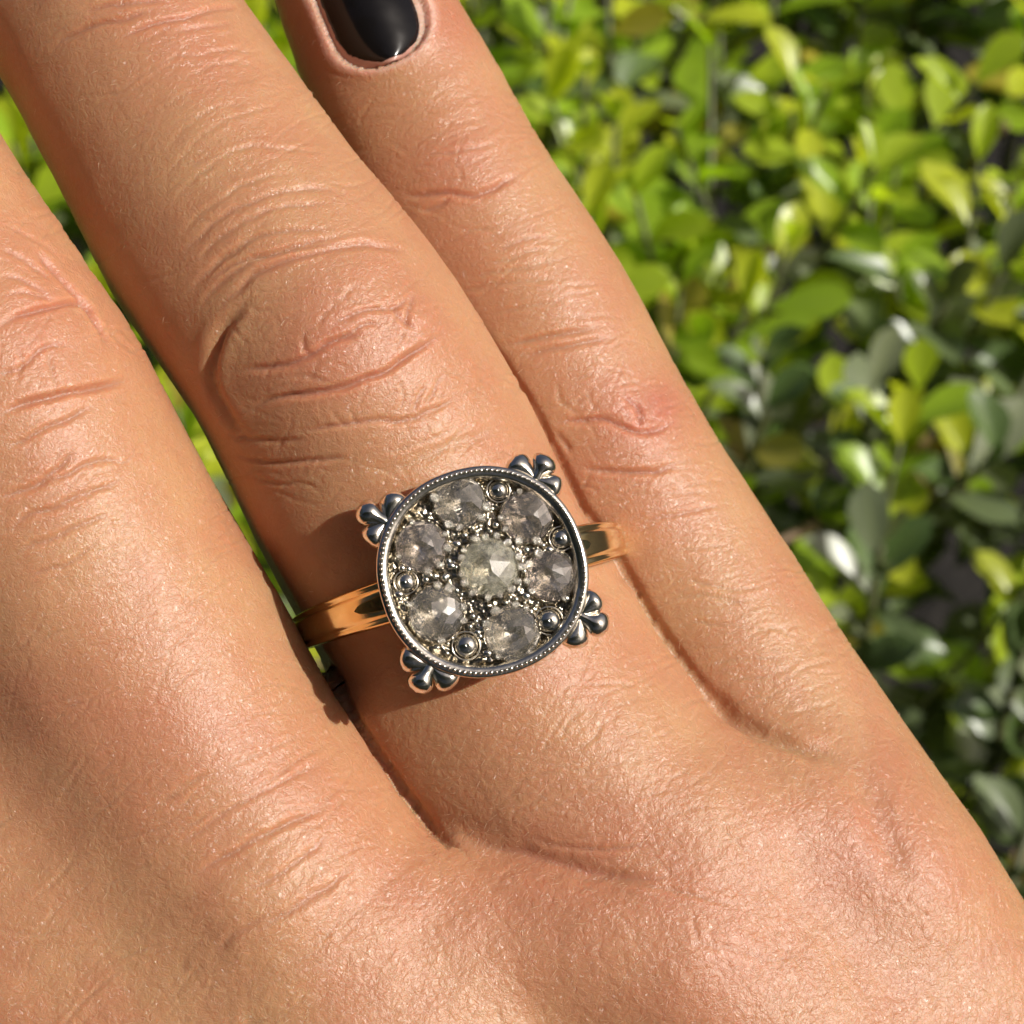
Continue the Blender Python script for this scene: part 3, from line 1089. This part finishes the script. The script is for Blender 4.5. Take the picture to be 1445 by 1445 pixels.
def fine_lines(n, zone, ang, spread, lmin, lmax, dmin, dmax, finger_, bend=0.15):
    k = 0
    while k < n:
        cx, cy = lr.uniform(zone[0], zone[2]), lr.uniform(zone[1], zone[3])
        if not (-20 < cx < 1465 and -20 < cy < 1465):
            continue
        k += 1
        a = math.radians(ang + lr.gauss(0, spread))
        ln = lr.uniform(lmin, lmax)
        ux, uy = math.cos(a), -math.sin(a)
        bb = lr.uniform(-bend, bend) * ln
        stroke([(cx - ux * ln / 2, cy - uy * ln / 2), (cx + uy * bb, cy - ux * bb), (cx + ux * ln / 2, cy + uy * ln / 2)],
               lr.uniform(dmin, dmax), lr.uniform(2.4, 3.8), finger_, 0.3, 2.2, True, 4.0)


fine_lines(90, (60, 0, 640, 420), 24, 10, 60, 200, .015, .055, RG)
fine_lines(150, (300, 400, 760, 700), 22, 34, 24, 90, .02, .06, RG)
fine_lines(70, (560, 900, 1000, 1250), 22, 16, 50, 150, .02, .06, RG)
fine_lines(60, (430, 100, 800, 420), 20, 18, 40, 120, .02, .05, LT)
fine_lines(110, (720, 400, 1250, 1000), 14, 16, 40, 150, .02, .06, LT)
fine_lines(120, (0, 200, 330, 760), 20, 28, 30, 110, .02, .06, MD)
fine_lines(60, (820, 500, 1010, 720), 10, 34, 24, 80, .02, .06, LT)
fine_lines(50, (560, 130, 760, 300), 10, 34, 20, 70, .02, .05, LT)
fine_lines(120, (0, 760, 520, 1445), 30, 18, 50, 170, .02, .06, MD)
fine_lines(110, (560, 1100, 1445, 1445), -48, 10, 60, 180, .01, .03, None)
fine_lines(90, (400, 1150, 1445, 1445), 20, 12, 50, 150, .01, .03, None)
fine_lines(60, (1100, 1000, 1445, 1445), -70, 18, 40, 110, .01, .03, None)

# fingers that press together part in a narrow gap
qv = 0.52 * HV[:, 0] - 0.85 * HV[:, 1]
for a_, b_ in ((0, 1), (1, 2)):
    gap = np.abs(HD[a_] - HD[b_])
    disp -= 0.5 * np.exp(-(gap / 0.35) ** 2) * (np.minimum(HD[a_], HD[b_]) < 1.0) * (1 - sstep(11.0, 19.0, qv))
# broad unevenness of the flesh, then the nail fold
un = Noise(9)
disp += inpic * 0.07 * un(HV / 4.0) + inpic * 0.02 * un(HV / 1.2 + 5)

# outline of the nail of the little finger, as (along, across) in its own frame
k0 = np.array(px2mm(557, 92, -12.5))
NAX = np.array(px2mm(447, -170, -14)) - k0
NAX /= np.linalg.norm(NAX)
NAC = np.array([NAX[1], -NAX[0]])           # towards the right edge


def nail_uv(xy):
    d = xy - k0
    return d @ NAX, d @ NAC


def nail_half(s_):                          # half width of the nail at a distance from its root
    return 3.05 * np.sqrt(np.clip(1 - (1 - np.clip(s_ / 2.6, 0, 1)) ** 2, 0, 1)) ** 0.85


nu, nv_ = nail_uv(HV[:, :2])
nz_ = (fid == LT) & (HN[:, 2] > 0.1) & (nu > -3) & (nu < 12)
half = nail_half(nu)
dedge = np.where(nu < 0, np.hypot(nu, nv_), np.minimum(np.abs(np.abs(nv_) - half), np.where(np.abs(nv_) < half, 9, 9)))
din = np.where((nu > 0) & (np.abs(nv_) < half), 1.0, 0.0)
rr = np.hypot(np.maximum(0, 2.6 - nu), nv_)
edge = np.where(nu < 2.6, np.abs(np.hypot((2.6 - nu) / 2.6, nv_ / 3.05) - 1) * 2.8, np.abs(np.abs(nv_) - 3.05))
disp += nz_ * (1 - din) * 0.11 * np.exp(-((edge - 0.35) / 0.5) ** 2)
disp -= nz_ * din * 0.35
HV = HV + HN * disp[:, None]
HV = smooth_pass(HV, 0.15)

# attributes for the skin
redness = np.zeros(len(HV))
for cx, cy, r, a, f_ in [(480, 510, 110, .55, 1), (600, 460, 50, .3, 1), (900, 590, 80, .75, 2), (935, 570, 26, .5, 2), (650, 230, 80, .55, 2), (640, 20, 70, .6, 2), (450, 60, 60, .5, 2), (40, 470, 110, .5, 0),
                         (140, 1000, 160, .4, 0), (560, 1250, 160, .2, None), (1000, 1380, 180, .45, None), (1250, 1200, 110, .5, None), (800, 1220, 130, .4, None), (560, 120, 60, .3, 1), (250, 30, 120, .35, 1)]:
    d2 = ((HP[:, 0] - cx) ** 2 + (HP[:, 1] - cy) ** 2) / r ** 2
    redness += a * np.exp(-d2) * (1 if f_ is None else (fid == f_))
redness += 0.55 * crease
pale = nz_ * np.exp(-((edge - 0.22) / 0.22) ** 2) * 0.6
redness += nz_ * 0.2 * np.exp(-(edge / 0.5) ** 2)
relief = np.clip(0.38 + 0.8 * sstep(500, 1500, 0.52 * HP[:, 0] + 0.85 * HP[:, 1] - 250), 0.38, 1.0)
hme = mesh_of('hand', HV, HF, M_SKIN, True, S)
for nme, arr in (('redness', np.clip(redness, 0, 1)), ('pale', pale), ('relief', relief)):
    a = hme.attributes.new(nme, 'FLOAT', 'POINT')
    a.data.foreach_set('value', arr.astype(F32))
hand = obj('hand', hme, None, HAND, label='tanned hand seen from its back, black polish on the little finger', category='hand')

# ------------------------------------------------------------------ nail
M_NAIL = plain('bare_nail', (0.52, 0.28, 0.22), 0.3, 600, 0.25)
M_POL, ntp, bp_ = new_mat('black_polish')
bp_.inputs['Base Color'].default_value = (0.006, 0.005, 0.005, 1)
bp_.inputs['Roughness'].default_value = 0.17
bp_.inputs['Coat Weight'].default_value = 0.0
bp_.inputs['Specular IOR Level'].default_value = 0.35
bp_.inputs['Coat Roughness'].default_value = 0.03
nn = node(ntp, 'ShaderNodeTexNoise')
nn.inputs['Scale'].default_value = 420
nb = node(ntp, 'ShaderNodeBump')
nb.inputs['Distance'].default_value = 0.00006
tcn = node(ntp, 'ShaderNodeTexCoord')
link(ntp, tcn.outputs['Object'], nn.inputs['Vector'])
link(ntp, nn.outputs['Fac'], nb.inputs['Height'])
link(ntp, nb.outputs[0], bp_.inputs['Normal'])


def drop(xy, z0=4.0):
    """height of the little finger's back at the given points"""
    z = np.full(len(xy), z0, F32)
    for _ in range(60):
        z -= 0.9 * chain_d(np.column_stack([xy, z]).astype(F32), F_PINK)
    return z


def nail_sheet(name, mat, parent, lift, inset, s0, s1, ns=26, nt_=17, trim=0.0):
    v, f = [], []
    ss = s0 + (s1 - s0) * (np.linspace(0, 1, ns) ** 1.6)
    for layer in (0, 1):
        for s_ in ss:
            jag = 0.025 * math.sin(s_ * 9.0) * math.sin(s_ * 4.1) if trim else 0
            h_ = max(0.05, float(nail_half(np.array(s_ - inset * 0.6))) - inset + jag)
            for t in np.linspace(-1, 1, nt_):
                off_ = trim * 0.5 * max(0, -t) ** 2
                p2 = k0 + NAX * s_ + NAC * (h_ * t + off_)
                v.append([p2[0], p2[1], layer, t])
    v = np.array(v)
    mid = k0 + NAX * 4
    zz = drop(v[:, :2])
    thick = 0.12
    z = zz - 0.16 * v[:, 3] - 0.75 * v[:, 3] ** 2 + 0.18 + lift - 0.30 + (0.28 * (1 - np.abs(v[:, 3]) ** 3)) - thick * v[:, 2]
    n1 = ns * nt_
    for i in range(ns - 1):
        for j in range(nt_ - 1):
            a = i * nt_ + j
            f.append((a, a + 1, a + nt_ + 1, a + nt_))
            f.append((n1 + a, n1 + a + nt_, n1 + a + nt_ + 1, n1 + a + 1))
    rim = [i for i in range(nt_)] + [i * nt_ + nt_ - 1 for i in range(1, ns)] + [(ns - 1) * nt_ + j for j in range(nt_ - 2, -1, -1)] + [i * nt_ for i in range(ns - 2, 0, -1)]
    for a, b_ in zip(rim, rim[1:] + rim[:1]):
        f.append((b_, a, n1 + a, n1 + b_))
    return obj(name, mesh_of(name, np.column_stack([v[:, :2], z]), f, mat, True, S), parent)


nail = nail_sheet('fingernail', M_NAIL, hand, 0.10, 0.0, 0.02, 11.0)
nail_sheet('nail_polish', M_POL, nail, 0.24, 0.12, 0.22, 11.1, trim=0.3)

# ------------------------------------------------------------------ fine pale hairs on the skin
M_HAIR, nth, bh = new_mat('pale_hair')
bh.inputs['Base Color'].default_value = (0.75, 0.58, 0.40, 1)
bh.inputs['Roughness'].default_value = 0.35
bh.inputs['Alpha'].default_value = 1.0
HN2 = vnormals(HV)
HP2 = mm2px(HV)
cand = np.nonzero(inpic & (HN2[:, 2] > 0.15) & (HP2[:, 0] > -10) & (HP2[:, 0] < 1455) & (HP2[:, 1] > -10) & (HP2[:, 1] < 1455))[0]
wgt = 0.12 + 1.0 * sstep(900, 1500, 0.52 * HP2[cand, 0] + 0.85 * HP2[cand, 1]) * sstep(500, 1300, HP2[cand, 0] + 0.4 * HP2[cand, 1])
pick = rng.choice(cand, 1700, replace=False, p=wgt / wgt.sum())
hv, hf = [], []
gdir = np.array([-0.35, -0.30, 0.0])
for i in pick:
    n = HN2[i]
    d = gdir + rng.normal(0, 0.2, 3)
    d -= n * (d @ n)
    d /= np.linalg.norm(d) + 1e-9
    L = rng.uniform(0.2, 0.55)
    s_ = np.cross(n, d)
    p0 = HV[i] - n * 0.03
    p1 = p0 + d * L * 0.5 + n * (0.05 + L * 0.12)
    p2 = p0 + d * L + n * (0.05 + L * 0.13)
    r = rng.uniform(0.006, 0.010)
    b0 = len(hv)
    for p, rr_ in ((p0, r), (p1, r * 0.8), (p2, r * 0.2)):
        hv += [p + s_ * rr_, p - s_ * rr_ * 0.5 + n * rr_ * 0.87, p - s_ * rr_ * 0.5 - n * rr_ * 0.87]
    for q in (0, 3):
        for k in range(3):
            hf.append((b0 + q + k, b0 + q + (k + 1) % 3, b0 + q + 3 + (k + 1) % 3, b0 + q + 3 + k))
obj('fine_hair', mesh_of('fine_hair', np.array(hv), np.array(hf), M_HAIR, True, S), hand, None, kind='stuff')

# ------------------------------------------------------------------ ring
RC = np.array([*px2mm(682, 805, 3.0), 3.0])              # middle of the head's rim
FC = np.array([*px2mm(648, 829, -8.4), -8.4])            # middle of the finger under it
nr = RC - FC
nr /= np.linalg.norm(nr)
ex = np.array([1, 0, 0]) - nr * nr[0]
ex /= np.linalg.norm(ex)
ey = np.cross(nr, ex)
RM = Matrix(((ex[0], ey[0], nr[0], RC[0] * S), (ex[1], ey[1], nr[1], RC[1] * S), (ex[2], ey[2], nr[2], RC[2] * S), (0, 0, 0, 1)))
ring = obj('ring', None, None, HAND @ RM, label='antique gold ring with round diamond cluster head, worn on the ring finger', category='ring')
BAND_A = math.atan2(0.286, 0.958)
HR = 5.42
DOWN = np.linalg.norm(RC - FC)
CORN = [math.radians(a) for a in (153.4, 60.3, -24.1, 241.5)]


def outline(th):
    return 1 + 0.021 * max(0, max(math.cos(2.2 * ((th - c + math.pi) % (2 * math.pi) - math.pi)) if abs((th - c + math.pi) % (2 * math.pi) - math.pi) < 0.7 else 0 for c in CORN)) - 0.006 * math.sin(th)


def lathe(profile, n, shape=None):
    """closed profile (r, z) turned about z"""
    v, f = [], []
    for i in range(n):
        th = 2 * math.pi * i / n
        k = shape(th) if shape else 1
        for r, z in profile:
            v.append((r * k * math.cos(th), r * k * math.sin(th), z))
    m = len(profile)
    for i in range(n):
        for j in range(m):
            a, b_ = i * m + j, i * m + (j + 1) % m
            c_, d = ((i + 1) % n) * m + (j + 1) % m, ((i + 1) % n) * m + j
            f.append((a, d, c_, b_))
    return v, f


# band: runs round the finger in the plane of the head's normal
def band_mesh():
    n, R0 = 180, 8.55
    v, f = [], []
    prof = []
    for i in range(22):
        t = -1 + 2 * i / 21
        at = abs(t)
        hgt = 0.95 + 0.22 * math.sqrt(max(0, 1 - t * t))
        if 0.60 < at < 0.72:
            hgt -= 0.14
        if at > 0.95:
            hgt -= 0.25
        prof.append((t, hgt))
    for t in np.linspace(0.92, -0.92, 6):
        prof.append((t, 0.02 if abs(t) < 0.9 else 0.15))
    m = len(prof)
    for i in range(n):
        th = 2 * math.pi * i / n            # 0 at the head
        c_ = math.cos(th)
        w = 0.78 + 0.48 * (0.5 + 0.5 * c_) ** 1.6
        tk = 1.0 + 0.18 * max(0, c_) ** 3
        for t, h_ in prof:
            r = R0 + h_ * tk
            v.append((r * math.sin(th), t * w, r * math.cos(th)))
    for i in range(n):
        for j in range(m):
            a, b_ = i * m + j, i * m + (j + 1) % m
            c2, d = ((i + 1) % n) * m + (j + 1) % m, ((i + 1) % n) * m + j
            f.append((a, b_, c2, d))
    v = np.array(v)
    ca, sa = math.cos(BAND_A), math.sin(BAND_A)
    w = np.column_stack([v[:, 0] * ca - v[:, 1] * sa, v[:, 0] * sa + v[:, 1] * ca, v[:, 2] - DOWN])
    return w, f


bv, bf = band_mesh()
bm_ = mesh_of('band', bv, bf, M_GOLD, True, S)
band = obj('band', bm_, ring)
for sgn in (-1, 1):                        # scooped shoulder facets, their dark reflection put into the colour
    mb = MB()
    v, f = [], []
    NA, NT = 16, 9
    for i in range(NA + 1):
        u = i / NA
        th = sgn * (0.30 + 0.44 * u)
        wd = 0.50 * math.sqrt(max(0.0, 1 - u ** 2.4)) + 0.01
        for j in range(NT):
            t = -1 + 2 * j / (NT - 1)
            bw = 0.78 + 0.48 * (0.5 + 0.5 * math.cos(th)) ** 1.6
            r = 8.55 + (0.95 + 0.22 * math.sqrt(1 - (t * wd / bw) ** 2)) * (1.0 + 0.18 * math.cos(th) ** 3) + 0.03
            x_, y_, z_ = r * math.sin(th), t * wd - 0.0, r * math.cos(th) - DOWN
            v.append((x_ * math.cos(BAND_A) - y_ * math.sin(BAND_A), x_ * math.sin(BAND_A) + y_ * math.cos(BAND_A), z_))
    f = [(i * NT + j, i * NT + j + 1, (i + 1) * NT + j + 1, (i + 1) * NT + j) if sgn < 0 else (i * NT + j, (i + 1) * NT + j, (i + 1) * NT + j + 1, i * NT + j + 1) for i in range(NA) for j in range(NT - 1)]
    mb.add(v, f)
    o = obj('shoulder_dark_reflection', mb.mesh('shoulder_dark_reflection', M_SCOOP_REFL), band)
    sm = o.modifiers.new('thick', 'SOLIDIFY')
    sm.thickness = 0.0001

# head: cup with a rim, milgrain, plate, stones
prof = [(4.3, -2.7), (4.75, -2.5), (5.10, -1.2), (5.24, -0.55), (5.30, -0.42), (5.42, -0.30), (5.44, -0.14), (5.38, -0.03), (5.22, 0.0), (5.06, -0.02), (4.95, -0.05), (4.84, -0.16), (4.74, -0.52), (4.66, -1.05), (4.3, -2.2)]
bezel = obj('bezel', mesh_of('bezel', *lathe(prof, 160, outline), M_WHITE, True, S), ring)
mb = MB()
NB = 122
ico = bmesh.new()
bmesh.ops.create_icosphere(ico, subdivisions=2, radius=1)
IV = np.array([v.co[:] for v in ico.verts])
IF = [tuple(v.index for v in f.verts) for f in ico.faces]
ico.free()
for i in range(NB):
    th = 2 * math.pi * i / NB
    r = 5.19 * outline(th)
    s_ = 0.105 * random.uniform(0.8, 1.1)
    mb.add(IV * (s_, s_, s_ * 0.9) + (r * math.cos(th), r * math.sin(th), 0.02), IF)
obj('milgrain', mb.mesh('milgrain', M_WHITE), bezel, None, kind='stuff')

STONES = [(-1.16, 3.58, 1.30, M_DIA), (2.32, 2.86, 1.30, M_DIA_PINK), (3.60, -0.20, 1.28, M_DIA_PINK), (1.56, -3.18, 1.38, M_DIA), (-2.37, -2.20, 1.36, M_DIA), (-3.15, 1.26, 1.27, M_DIA_PINK)]
CENTRE = (0.35, 0.20, 1.50)
DOMES = [(0.86, 4.22, 0.50), (4.15, 1.76, 0.52), (3.50, -2.52, 0.60), (-0.81, -3.84, 0.60), (-3.92, -0.60, 0.50)]

# plate with a pit under each stone
g = np.linspace(-4.95, 4.95, 190)
X, Y = np.meshgrid(g, g, indexing='ij')
RR = np.hypot(X, Y)
pn = Noise(33)
hgt = -0.64 + 0.30 * np.exp(-((np.hypot(X - CENTRE[0], Y - CENTRE[1])) / 2.0) ** 4)
hgt += 0.11 * pn(np.stack([X.ravel() * 3.3, Y.ravel() * 3.3, X.ravel() * 0], 1)).reshape(X.shape) + 0.05 * pn(np.stack([X.ravel() * 8, Y.ravel() * 8, X.ravel() * 0 + 3], 1)).reshape(X.shape)
for (sx, sy, sr, *_r) in STONES + [CENTRE]:
    d = np.hypot(X - sx, Y - sy)
    hgt += 0.22 * np.exp(-((d - sr - 0.08) / 0.12) ** 2)
    th_ = np.arctan2(Y - sy, X - sx)
    cut = 0.10 * np.abs(((th_ * 8 / math.pi + sx) % 2) - 1) * (d / sr) + 0.07 * np.round(2 * pn(np.stack([X.ravel() * 2.6, Y.ravel() * 2.6, X.ravel() * 0 + 9], 1)).reshape(X.shape)) / 2
    hgt = np.where(d < sr, np.minimum(hgt, -0.50 - 0.9 * np.clip(1 - (d / sr), 0, 1) ** 0.9 + cut), hgt)
for (sx, sy, sr) in DOMES:
    d = np.hypot(X - sx, Y - sy)
    hgt -= 0.16 * np.exp(-((d - sr - 0.10) / 0.09) ** 2)
hgt = hgt - 0.0 + np.where(RR > 4.6, -(RR - 4.6) * 0.8, 0)
keep = RR < 4.93
idm = np.full(X.shape, -1)
idm[keep] = np.arange(keep.sum())
pv = np.stack([X[keep], Y[keep], hgt[keep]], 1)
qd = np.stack([idm[:-1, :-1], idm[1:, :-1], idm[1:, 1:], idm[:-1, 1:]], -1).reshape(-1, 4)
qd = qd[(qd >= 0).all(1)]
pme = mesh_of('setting_plate', pv, qd, M_PLATE, True, S)
pit = np.zeros(len(pv))
for (sx, sy, sr, *_r) in STONES + [CENTRE]:
    pit = np.maximum(pit, 1 - sstep(0.93, 1.05, np.hypot(pv[:, 0] - sx, pv[:, 1] - sy) / sr))
pa = pme.attributes.new('seat', 'FLOAT', 'POINT')
pa.data.foreach_set('value', pit.astype(F32))
plate = obj('setting_plate', pme, ring)
plate.cycles.is_caustics_receiver = True


def stone_mesh(name, mat, seed):
    r = random.Random(seed)
    bm = bmesh.new()
    tw_ = math.radians(14.0 - 22.5 + r.uniform(-5, 5))

    def ringv(n, rad_, z, o=0.0):
        for i in range(n):
            a = 2 * math.pi * (i + o) / n + tw_
            k = rad_ * (1 + r.uniform(-0.02, 0.02))
            bm.verts.new((k * math.cos(a), k * math.sin(a), z + r.uniform(-0.042, 0.042)))
    ringv(4, 0.20, 0.365, 0.25)
    ringv(8, 0.45, 0.32)
    ringv(8, 0.72, 0.222, 0.5)
    ringv(16, 0.86, 0.145, 0.25)
    ringv(16, 1.0, 0.03, 0.25)
    ringv(16, 1.0, -0.03, 0.25)
    ringv(8, 0.62, -0.40, 0.0)
    ringv(8, 0.14, -0.74, 0.5)
    res = bmesh.ops.convex_hull(bm, input=bm.verts)
    bmesh.ops.delete(bm, geom=[e for e in res['geom_unused'] if isinstance(e, bmesh.types.BMVert)], context='VERTS')
    bmesh.ops.recalc_face_normals(bm, faces=bm.faces)
    me = bpy.data.meshes.new(name)
    bm.to_mesh(me)
    bm.free()
    me.materials.append(mat)
    return me


sun.cycles.is_caustics_light = True
for i, (sx, sy, sr, mt) in enumerate(STONES):
    tilt = Matrix.Rotation(random.uniform(-0.035, 0.035), 4, 'X') @ Matrix.Rotation(random.uniform(-0.035, 0.035), 4, 'Y')
    o = obj('diamond', stone_mesh('diamond', mt, i), ring, Matrix.Translation((sx * S, sy * S, -0.36 * S)) @ tilt @ Matrix.Scale(sr * S, 4))
    o.cycles.is_caustics_caster = True
obj('diamond', stone_mesh('diamond', M_DIA_C, 40), ring, Matrix.Translation((CENTRE[0] * S, CENTRE[1] * S, -0.22 * S)) @ Matrix.Scale(CENTRE[2] * S, 4), label='larger cloudy diamond at the centre')

# polished domes between the stones, each in a turned ring
dprof = [(1.0 * math.cos(a), 0.78 * math.sin(a)) for a in np.linspace(0, math.pi / 2 * 0.985, 12)]
for sx, sy, sr in DOMES:
    pr = [(r_, z_) for r_, z_ in dprof] + [(0.004, -0.3), (1.0, -0.3)]
    w_ = [(r_ * (1 + 0.012 * math.sin(40 * r_)), z_) for r_, z_ in pr]
    v, f = lathe(w_, 40)
    dome = obj('polished_dome', mesh_of('polished_dome', v, f, M_WHITE, True, S * sr), ring, Matrix.Translation((sx * S, sy * S, -0.62 * S)))
    tor = [(1.22 + 0.10 * math.cos(a), -0.02 + 0.14 * math.sin(a)) for a in np.linspace(0, 2 * math.pi, 8, endpoint=False)]
    v, f = lathe(tor[::-1], 40)
    obj('collar', mesh_of('collar', v, f, M_WHITE, True, S * sr), dome)

# bead prongs round every stone
PR = []
for q in range(5):
    r_ = random.Random(q)
    n_ = Noise(50 + q)
    w = IV.copy()
    w[:, 2] *= 0.8
    w[:, 0] *= r_.uniform(0.8, 1.3)
    w *= (1 + 0.22 * n_(IV * 1.3 + 4))[:, None]
    PR.append(mesh_of('bead_prong', w, IF, M_WHITE, True, 1.0))
spots = []
for i, (sx, sy, sr, _m) in enumerate(STONES):
    toc = math.atan2(CENTRE[1] - sy, CENTRE[0] - sx)
    for k, a in enumerate((-0.95, -0.4, 0.35, 0.9, 2.25, -2.25)):
        a = toc + a + random.uniform(-0.15, 0.15)
        spots.append((sx + (sr + 0.06) * math.cos(a), sy + (sr + 0.06) * math.sin(a), random.uniform(0.17, 0.27), -0.25))
for k in range(15):
    a = 2 * math.pi * k / 15 + random.uniform(-0.12, 0.12)
    rr2 = CENTRE[2] + random.uniform(0.02, 0.16)
    spots.append((CENTRE[0] + rr2 * math.cos(a), CENTRE[1] + rr2 * math.sin(a), random.uniform(0.17, 0.27), -0.11))
for x, y, s_, z in spots:
    if math.hypot(x, y) > 4.6:
        continue
    m = Matrix.Translation((x * S, y * S, z * S)) @ Matrix.Rotation(random.uniform(0, 6.3), 4, 'Z') @ Matrix.Rotation(random.uniform(-0.5, 0.5), 4, 'X') @ Matrix.Scale(s_ * S, 4)
    obj('bead_prong', random.choice(PR), ring, m)
mb = MB()
cnt = 0
while cnt < 85:
    a, r_ = random.uniform(0, 6.2832), 4.6 * math.sqrt(random.random())
    x, y = r_ * math.cos(a), r_ * math.sin(a)
    if any(math.hypot(x - sx, y - sy) < sr + 0.02 for sx, sy, sr, *_ in STONES + [CENTRE]) or any(math.hypot(x - sx, y - sy) < sr * 1.35 for sx, sy, sr in DOMES):
        continue
    s_ = random.uniform(0.09, 0.22)
    mb.add(IV * (s_ * random.uniform(0.8, 1.4), s_, s_ * 0.8) + (x, y, -0.54 + 0.25 * math.exp(-(math.hypot(x - CENTRE[0], y - CENTRE[1]) / 2.0) ** 4) + random.uniform(-0.05, 0.08)), IF)
    cnt += 1
obj('metal_grains', mb.mesh('metal_grains', M_WHITE), ring, None, kind='stuff')


# trefoils at the four corners
def petal(p0, p1, wmax, thick, neck, bendv, endball):
    """a ridged drop from p0 (narrow) to p1 (round)"""
    p0, p1, bendv = np.array(p0, float), np.array(p1, float), np.array(bendv, float)
    ax_ = p1 - p0
    L = np.linalg.norm(ax_)
    a = ax_ / L
    up = np.array([0, 0, 1.0])
    sd_ = np.cross(up, a)
    N_, K = 16, 14
    v, f = [], []
    for i in range(N_ + 1):
        u = i / N_
        if endball:
            wv = neck + (wmax - neck) * float(sstep(0.30, 0.66, np.array(u)))
        else:
            wv = neck + (wmax - neck) * math.sin(math.pi / 2 * min(1, u / 0.68)) ** 1.4
        if u > 0.70:
            wv *= math.sqrt(max(0.0, 1 - ((u - 0.70) / 0.30) ** 2)) * 0.98 + 0.02
        if i == 0:
            wv *= 0.5
        c_ = p0 + ax_ * u + bendv * math.sin(math.pi * u)
        tz = thick * (0.55 + 0.45 * wv / wmax) * (1 if u < 0.7 else max(0.06, wv / wmax) ** 0.7)
        for k in range(K):
            th = 2 * math.pi * k / K
            cx_, sx_ = math.cos(th), math.sin(th)
            e = 0.72 if sx_ > 0 else 1.0
            cc = math.copysign(abs(cx_) ** (1 / (0.62 + 0.5 * e)), cx_)
            jit = 1 + 0.07 * math.sin(7 * u + 3 * th + 9 * p1[0]) 
            v.append(c_ + sd_ * (wv * cc * jit) + up * (tz * math.copysign(abs(sx_) ** (1.25 if sx_ > 0 else 0.8), sx_)))
    for i in range(N_):
        for k in range(K):
            f.append((i * K + k, i * K + (k + 1) % K, (i + 1) * K + (k + 1) % K, (i + 1) * K + k))
    f.append(tuple(range(K))[::-1])
    f.append(tuple(N_ * K + k for k in range(K)))
    return v, f


TREF = [(153.4, 6.90, (139.5, 5.82), (164.5, 5.86)), (60.3, 6.72, (73.8, 5.88), (48.3, 5.80)), (-24.1, 6.92, (-12.8, 6.05), (-37.5, 6.02)), (241.5, 6.75, (227.8, 5.82), (254.8, 5.82))]
for am, rm, s1, s2 in TREF:
    rm -= 0.08
    a = math.radians(am)
    J = np.array([5.42 * math.cos(a), 5.42 * math.sin(a), -0.70])
    root = obj('trefoil_claw', None, ring, Matrix.Translation(Vector(J) * S))

    def pol(deg, r, z):
        return np.array([r * math.cos(math.radians(deg)), r * math.sin(math.radians(deg)), z]) - J
    out_ = np.array([math.cos(a), math.sin(a), 0])
    v, f = petal((0, 0, 0.05), pol(am, rm + 0.42, -0.80), 0.68, 0.56, 0.36, out_ * 0 + np.array([0, 0, 0.12]), True)
    obj('petal', mesh_of('petal', v, f, M_WHITE, True, S), root)
    for (ad, rd) in (s1, s2):
        sgn = 1 if ad > am else -1
        v, f = petal(out_ * 0.10 + np.array([0, 0, 0.02]), pol(ad + sgn * 3.2, rd + 0.02, -0.74), 0.68, 0.56, 0.24, out_ * 0.16, False)
        obj('petal', mesh_of('petal', v, f, M_WHITE, True, S), root)
    # stalk that joins the trefoil to the wall of the cup
    v, f = petal(-out_ * 0.55 + np.array([0, 0, -0.9]), (0.15 * out_[0], 0.15 * out_[1], 0.0), 0.26, 0.26, 0.2, out_ * 0.1, False)
    obj('stalk', mesh_of('stalk', v, f, M_WHITE, True, S), root)
